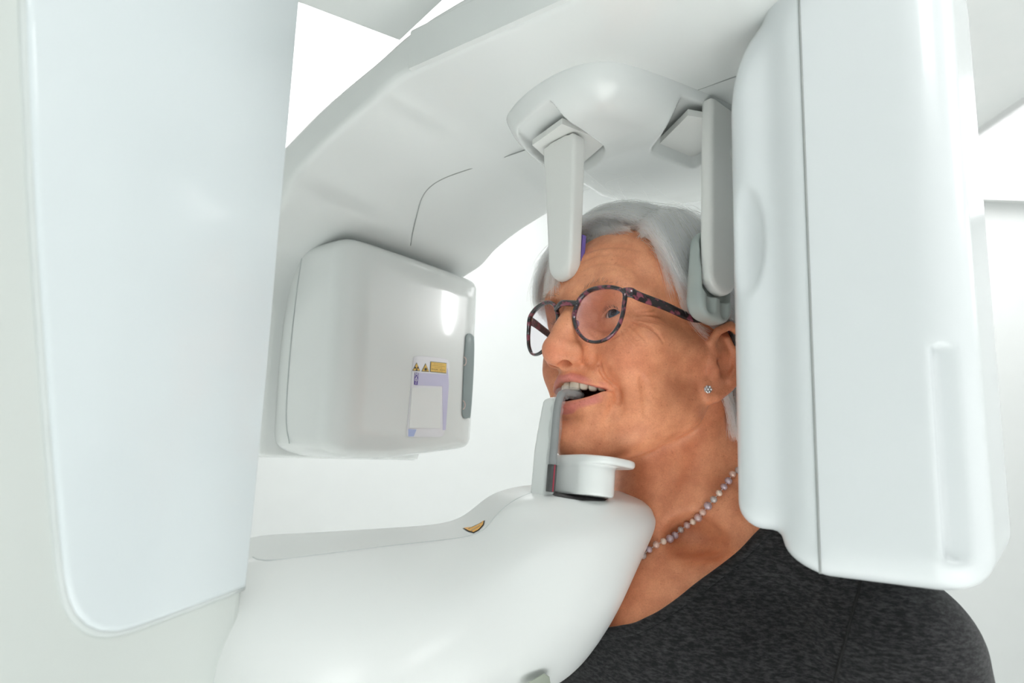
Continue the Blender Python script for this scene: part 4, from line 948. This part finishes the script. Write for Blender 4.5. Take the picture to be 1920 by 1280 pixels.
def sheet(G, n, ubias=1.0, smax=.62, K=14, umax=1.0, lay=.009, rad=.00011):
    u = rng.random(n) ** ubias * umax; nclump = 170
    uc = np.round(u * nclump) / nclump + (rng.random(n) - .5) * .002
    s0 = rng.random(n) ** 1.6 * smax; L = .30 + .70 * rng.random(n); s1 = np.minimum(s0 + L, .88 + .12 * rng.random(n)); s1 = np.maximum(s1, s0 + .15)
    tt = np.linspace(0, 1, K)[None]
    s = s0[:, None] + (s1 - s0)[:, None] * tt
    P = along(cr_interp(G, u), s); Pc = along(cr_interp(G, uc), s)
    P = P + (Pc - P) * .75 * np.clip(tt, 0, 1)[..., None]
    c = np.array((-.005, 0, .045)); out = P - c; out /= np.linalg.norm(out, axis=2)[..., None]
    layer = rng.random(n); ramp_ = np.clip(tt / .16, 0, 1)
    cl = np.sin(uc * 311.0) * .5 + np.sin(uc * 127.0 + 1) * .5
    off = -lay * (1 - ramp_) * .9 - lay * .55 * layer[:, None] + .0026 * cl[:, None] * ramp_
    P = P + out * off[..., None]
    ph = rng.random((n, 3)) * 6.28; am = .0015 * rng.random((n, 1))
    for q in range(3): P[..., q] += am * np.sin(ph[:, q:q + 1] + s * (7 + 5 * q)) * ramp_
    P += (rng.normal(0, 1, (n, 1, 3)) * np.array((.004, .0045, .0012))) * ((1 - tt) ** 2)[..., None]
    fly = (rng.random(n) < .06)[:, None]; P += out * (fly * .007 * tt ** 2 * rng.random((n, 1)))[..., None]
    STR.append(P); r = np.full((n, K), rad) * (.7 + .6 * rng.random((n, 1))); r[:, -1] *= .25; r[:, -2] *= .6; RAD.append(r)
sheet(NG, 9000, 1.35); sheet(FG, 9000, 1.25)
sheet(NG[:3], 2600, 1.0, smax=.25, lay=.004); sheet(FG[:3], 3200, 1.0, smax=.35, lay=.004)
# wisps falling over the far brow, at the sideburn and a few flyaways above
def wisps(A, B, C2, n, jit, rad=.00007, K=14):
    A, B, C2 = [np.array(v) for v in (A, B, C2)]; t = np.linspace(0, 1, K)[None, :, None]
    j = (rng.random((3, n, 1, 3)) - .5) * 2 * np.array(jit)
    P = (1 - t) ** 2 * (A + j[0]) + 2 * t * (1 - t) * (B + j[1]) + t * t * (C2 + j[2]); STR.append(P); r = np.full((n, K), rad); r[:, -1] *= .3; RAD.append(r)
wisps((.078, -.030, .112), (.092, -.030, .090), (.0945, -.020, .050), 90, (.004, .006, .006))
wisps((.076, -.036, .108), (.089, -.043, .085), (.088, -.036, .046), 160, (.004, .007, .006))
wisps((.054, .060, .098), (.055, .068, .070), (.036, .0735, .034), 160, (.004, .003, .006))
wisps((.058, .046, .108), (.062, .061, .085), (.048, .0675, .046), 70, (.003, .003, .008), .00006)
wisps((.034, .0735, .036), (.012, .0755, .027), (-.014, .0790, .037), 420, (.006, .0015, .006), .00006)
wisps((.040, .0725, .040), (.026, .0725, .020), (.004, .0735, .020), 120, (.006, .0015, .006), .00005)
wisps((-.020, .0700, -.016), (-.028, .0715, -.034), (-.040, .0665, -.052), 420, (.007, .003, .008), .00008)
wisps((-.034, .074, -.010), (-.036, .072, -.030), (-.040, .068, -.050), 160, (.004, .004, .008))
wisps((.0, .01, .145), (.02, -.01, .185), (.05, -.01, .195), 7, (.04, .05, .02), .00005)
# hairline roots sweeping back from the brow
wisps((.0655, .012, .104), (.066, -.004, .1185), (.062, -.022, .129), 500, (.003, .026, .003), .00007)
wisps((.060, .046, .098), (.060, .050, .108), (.048, .056, .118), 200, (.004, .006, .004), .00007)
PTS = np.concatenate([p.reshape(-1, 3) for p in STR]); RR = np.concatenate([r.ravel() for r in RAD]); sizes = sum([[p.shape[1]] * p.shape[0] for p in STR], [])
hc = bpy.data.hair_curves.new('hair_strands'); hc.add_curves(sizes)
hc.attributes['position'].data.foreach_set('vector', (HW(PTS) - H0).astype(np.float32).ravel())
ra = hc.attributes.get('radius') or hc.attributes.new('radius', 'FLOAT', 'POINT'); ra.data.foreach_set('value', RR.astype(np.float32))
hc.materials.append(M_hair)
ho = bpy.data.objects.new('hair_strands', hc); COL.objects.link(ho); ho.parent = HAIR; ho['kind'] = 'stuff'
# brows and lashes
M_brow = mat('brow_hair', (.22, .16, .12), .6, noise=(200, (.30, .23, .18), 2)); M_lash = mat('lash_hair', (.05, .035, .03), .6, noise=(200, (.08, .06, .05), 2))
def hairs(name, roots, dirs, L, r, m):
    n = len(roots); K = 5; t = np.linspace(0, 1, K)[None, :, None]
    P = roots[:, None] + dirs[:, None] * t * L[:, None, None] + np.array((0, 0, -1.0)) * (t ** 2) * .0
    h = bpy.data.hair_curves.new(name); h.add_curves([K] * n); h.attributes['position'].data.foreach_set('vector', (HW(P.reshape(-1, 3)) - H0).astype(np.float32).ravel())
    q = h.attributes.get('radius') or h.attributes.new('radius', 'FLOAT', 'POINT'); rv = np.tile(np.linspace(r, r * .3, K), n); q.data.foreach_set('value', rv.astype(np.float32))
    h.materials.append(m); o_ = bpy.data.objects.new(name, h); COL.objects.link(o_); o_.parent = body; o_['kind'] = 'stuff'; return o_
def on_head(y, z):
    h = BB.ray_cast(Vector((.2, y, z)), Vector((-1, 0, 0))); return np.array(h[0]), np.array(h[1])
for s in (1, -1):
    ro, di = [], []
    for i in range(55):
        u = random.random(); y = s * (.013 + .034 * u); z = .0470 + .0055 * math.sin(u * 2.4) - .006 * u * u + random.uniform(-.0018, .0018)
        p, n_ = on_head(y, z); d = np.array((.25, s * 1.0, .45 - .7 * u)) + n_ * .35; ro.append(p - n_ * .0002); di.append(d / np.linalg.norm(d))
    hairs('eyebrow', np.array(ro), np.array(di), np.full(len(ro), .0055), .00007, M_brow)
    ro, di = [], []
    for i in range(70):
        az = random.uniform(-.52, .58); q = 1 - ((az - .03) / .72) ** 2; el = .36 * q + .04 * az
        d = np.array((math.cos(el) * math.cos(az), s * math.cos(el) * math.sin(az), math.sin(el))); ro.append(np.array(sy(EYE, s)) + d * .0134); di.append((d + np.array((.2, 0, .35))) / np.linalg.norm(d + np.array((.2, 0, .35))))
    hairs('eyelashes', np.array(ro), np.array(di), rng.uniform(.003, .005, len(ro)), .00005, M_lash)

# ------------------------------------------------------------------ glasses
def gx(y): return .0985 - .0078 * (y / .0565) ** 2
def glass_hit(px, py):
    a = (CAM - H0) @ HM; d = (unp(px, py, 1.0) - CAM) @ HM; t = .55
    for _ in range(40): p = a + d * t; t -= (p[0] - gx(p[1])) / d[0] * .8
    return a + d * t
lp = [(1077, 587), (1087, 561), (1106, 544.5), (1131, 538.5), (1154, 539.5), (1171, 549), (1170, 573), (1167, 591), (1158.6, 613), (1141.7, 632.6), (1120.6, 641), (1099.5, 637.5), (1084, 622), (1077.5, 604)]
LP = np.array([glass_hit(*p) for p in lp]); LPs = smooth_path(LP, 6, True)
GLS = empty('glasses', HW((.0965, 0, .02)), 'tortoiseshell glasses in black and plum on the woman\'s nose', 'glasses')
M_tort = bpy.data.materials.new('tortoiseshell'); M_tort.use_nodes = True; nt = M_tort.node_tree; b = nt.nodes['Principled BSDF']
tc = nt.nodes.new('ShaderNodeTexCoord'); nz = nt.nodes.new('ShaderNodeTexNoise'); nz.inputs['Scale'].default_value = 150; nz.inputs['Detail'].default_value = 2; nt.links.new(tc.outputs['Object'], nz.inputs['Vector'])
rr = ramp(nz.outputs['Fac'], .51, (.016, .011, .013), .61, (.24, .055, .085)); nt.links.new(rr.outputs['Color'], b.inputs['Base Color']); b.inputs['Roughness'].default_value = .12; b.inputs['Coat Weight'].default_value = .7
M_lens = bpy.data.materials.new('lens_glass'); M_lens.use_nodes = True; nt = M_lens.node_tree; nt.nodes.remove(nt.nodes['Principled BSDF']); out = nt.nodes['Material Output']
tr = nt.nodes.new('ShaderNodeBsdfTransparent'); tr.inputs[0].default_value = (.93, .90, .93, 1); gl = nt.nodes.new('ShaderNodeBsdfGlossy'); gl.inputs[0].default_value = (.86, .74, .92, 1); gl.inputs[1].default_value = .02
fr_ = nt.nodes.new('ShaderNodeFresnel'); fr_.inputs[0].default_value = 1.28; mx = nt.nodes.new('ShaderNodeMixShader')
nt.links.new(fr_.outputs[0], mx.inputs[0]); nt.links.new(tr.outputs[0], mx.inputs[1]); nt.links.new(gl.outputs[0], mx.inputs[2]); nt.links.new(mx.outputs[0], out.inputs[0])
M_plum = mat('plum_acetate', (.20, .05, .10), .2, coat=.5, noise=(120, (.26, .07, .13), 2))
M_hinge = mat('hinge_metal', (.6, .6, .6), .25, metal=1., noise=(50, (.7, .7, .7), 2))
mir = np.array((1, -1, 1))
for s in (1, -1):
    q = LPs * (1 if s > 0 else mir)
    rimr = .0019 + .0006 * np.clip((q[:, 2] - .015) / .03, 0, 1)
    rim = mesh_obj('rim', *tube(HW(q), rimr, 12, closed=True, sx=.72, up=HM[:, 0]), M_tort, GLS)
    c_ = q.mean(0); n0 = len(q); k_ = 6; Vv = [HW(c_ + np.array((.0018, 0, 0)))]; Ff = []
    for i in range(1, k_ + 1):
        f_ = i / k_
        for p in q: v = c_ + (p - c_) * f_; v = v + np.array((.0022 * (1 - f_ * f_) - .0003, 0, 0)); Vv.append(HW(v))
    for j in range(n0): Ff.append((0, 1 + j, 1 + (j + 1) % n0))
    for i in range(k_ - 1):
        for j in range(n0): Ff.append((1 + i * n0 + j, 1 + (i + 1) * n0 + j, 1 + (i + 1) * n0 + (j + 1) % n0, 1 + i * n0 + (j + 1) % n0))
    mesh_obj('lens', np.array(Vv), Ff, M_lens, GLS)['label'] = 'clear lens'
    i_in = np.argmin(np.abs(q[:, 1])); pq = q[(i_in + 4) % len(q)] if q[(i_in + 4) % len(q)][2] < q[i_in - 4][2] else q[i_in - 4]
    mesh_obj('nose_pad', *sphere_arr(HW(pq + np.array((-.0028, 0, -.001))), .0030, 16, 12, (.8, .3, 1.2), HM), M_plum, GLS)
    top = q[np.argmax(np.abs(q[:, 1]) + .6 * q[:, 2])]
    tp = smooth_path([top + np.array((.0005, -s * .001, .0005)), top + np.array((-.003, s * .0042, .0003)), top + np.array((-.012, s * .0058, -.0010)), (.058, s * .0685, top[2] - .0035), (.030, s * .0745, top[2] - .0070), (.005, s * .0770, .0345), (-.012, s * .0775, .0330), (-.026, s * .0740, .020), (-.034, s * .072, .004)], 6)
    n_ = len(tp); h_ = np.interp(np.linspace(0, 1, n_), [0, .15, .6, 1], [.0040, .0042, .0034, .0026])
    mesh_obj('temple_arm', *tube(HW(tp), h_, 12, sx=.34, up=HM[:, 2]), M_tort, GLS)
    mesh_obj('hinge', *sphere_arr(HW(top + np.array((-.0035, s * .0020, 0))), .0016, 10, 8), M_hinge, GLS)
br = LPs[np.argmin(LPs[:, 1] - .25 * LPs[:, 2])]
br = LPs[np.argmin(np.abs(LPs[:, 2] - .0335) + (LPs[:, 1] > .025) * 1.0)]
bp_ = smooth_path([br + np.array((0, .0005, 0)), (.1020, .0055, br[2] + .0008), (.1035, 0, br[2] + .0014), (.1020, -.0055, br[2] + .0008), br * mir + np.array((0, -.0005, 0))], 5)
mesh_obj('bridge', *tube(HW(bp_), .0027, 10, sx=.8, up=HM[:, 2]), M_tort, GLS)

# ------------------------------------------------------------------ pearl necklace and ear stud
knots = []
for p in [(1377, 885), (1362, 909), (1336, 941), (1301, 972), (1261, 1004), (1219, 1033), (1194, 1053)]:
    h = body_hit(*p)
    if h is not None: knots.append(h[0] + h[1] * .0028)
kn = np.array(knots); last = kn[-1]; first = kn[0]
front = np.array((last[0] + .004, 0, last[2] - abs(last[1]) * .45))
side = [np.array((-.075, .048, -.092)), np.array((-.104, 0, -.082))]
loop = list(kn[::-1]) + [side[0], side[1], side[0] * mir] + [k * mir for k in kn] 
full = np.array([front] + loop)
full = smooth_path(full, 14, True)
full = np.array([(lambda h: np.array(h[0]) + np.array(h[1]) * .0029)(BB.find_nearest(Vector(p))) for p in full])
for _ in range(12): full = (np.roll(full, 1, 0) + 2 * full + np.roll(full, -1, 0)) / 4
seg = np.linalg.norm(np.roll(full, -1, 0) - full, axis=1); cum = np.concatenate([[0], np.cumsum(seg)]); tot = cum[-1]
fc = np.concatenate([full, full[:1]])
def at_len(s_): return np.array([np.interp(s_ % tot, cum, fc[:, q]) for q in range(3)])
def settle(p, r):
    return p
    h = BB.find_nearest(Vector(p)); q, n_ = np.array(h[0]), np.array(h[1]); return q + n_ * (r * .97)
NK = empty('pearl_necklace', HW(settle(at_len(0), .003)), 'necklace of pink and grey pearls around the woman\'s neck', 'necklace')
pcs = []
for nm, c in (('blush', (.72, .50, .42)), ('silver', (.50, .47, .46)), ('mauve', (.50, .40, .45)), ('cream', (.78, .64, .54)), ('rose', (.62, .46, .45))):
    pm = mat('pearl_' + nm, c, .22, metal=.25, coat=.8, noise=(250, tuple(min(1, v * 1.15) for v in c), 2)); pcs.append(pm)
pv_, pf_ = sphere_arr((0, 0, 0), 1.0, 20, 14)
s_ = 0; i = 0; cord = []
pitch_ = tot / round(tot / .0069)
while s_ < tot - .001:
    r = .00295 + random.uniform(-.0003, .00035); p = settle(at_len(s_), r); q = settle(at_len(s_ + .002), r); T_ = (q - p) / (np.linalg.norm(q - p) + 1e-9)
    u_ = np.cross(T_, (0, 0, 1.0)); u_ /= np.linalg.norm(u_); M_ = np.stack([T_, u_, np.cross(T_, u_)], 1)
    o_ = mesh_obj('pearl', HW(p + (pv_ * r * np.array((.95, 1.06, 1.06))) @ M_.T), pf_, pcs[random.choice((0, 1, 1, 2, 2, 3, 3, 4, 4))], NK, loc=HW(p)); cord.append(HW(p)); s_ += pitch_; i += 1
mesh_obj('thread', *tube(np.array(cord), .0004, 5, closed=True), mat('thread', (.6, .55, .5), .7, noise=(90, (.65, .6, .55), 2)), NK)
h = body_hit(1327, 730)
if h is not None:
    p, n_ = h; p = p + n_ * .0006; ES = empty('ear_stud', HW(p), 'small flower shaped crystal ear stud on the woman\'s left lobe', 'earring')
    u_ = np.cross(n_, (0, 0, 1.0)); u_ /= np.linalg.norm(u_); v_ = np.cross(u_, n_)
    M_cry = mat('crystal', (.75, .75, .78), .08, metal=.75, coat=1., noise=(400, (.9, .9, .92), 1)); M_set = mat('silver_setting', (.45, .43, .42), .3, metal=1., noise=(200, (.5, .48, .47), 2))
    mesh_obj('setting', *sphere_arr(HW(p), .0032, 16, 8, (.25, 1, 1), HM @ np.stack([n_, u_, v_], 1)), M_set, ES)
    mesh_obj('crystal', *sphere_arr(HW(p + n_ * .0010), .0011, 10, 8), M_cry, ES)
    for q in range(6):
        a_ = q * math.pi / 3; mesh_obj('crystal', *sphere_arr(HW(p + n_ * .0008 + .0024 * (math.cos(a_) * u_ + math.sin(a_) * v_)), .0010, 10, 8), M_cry, ES)
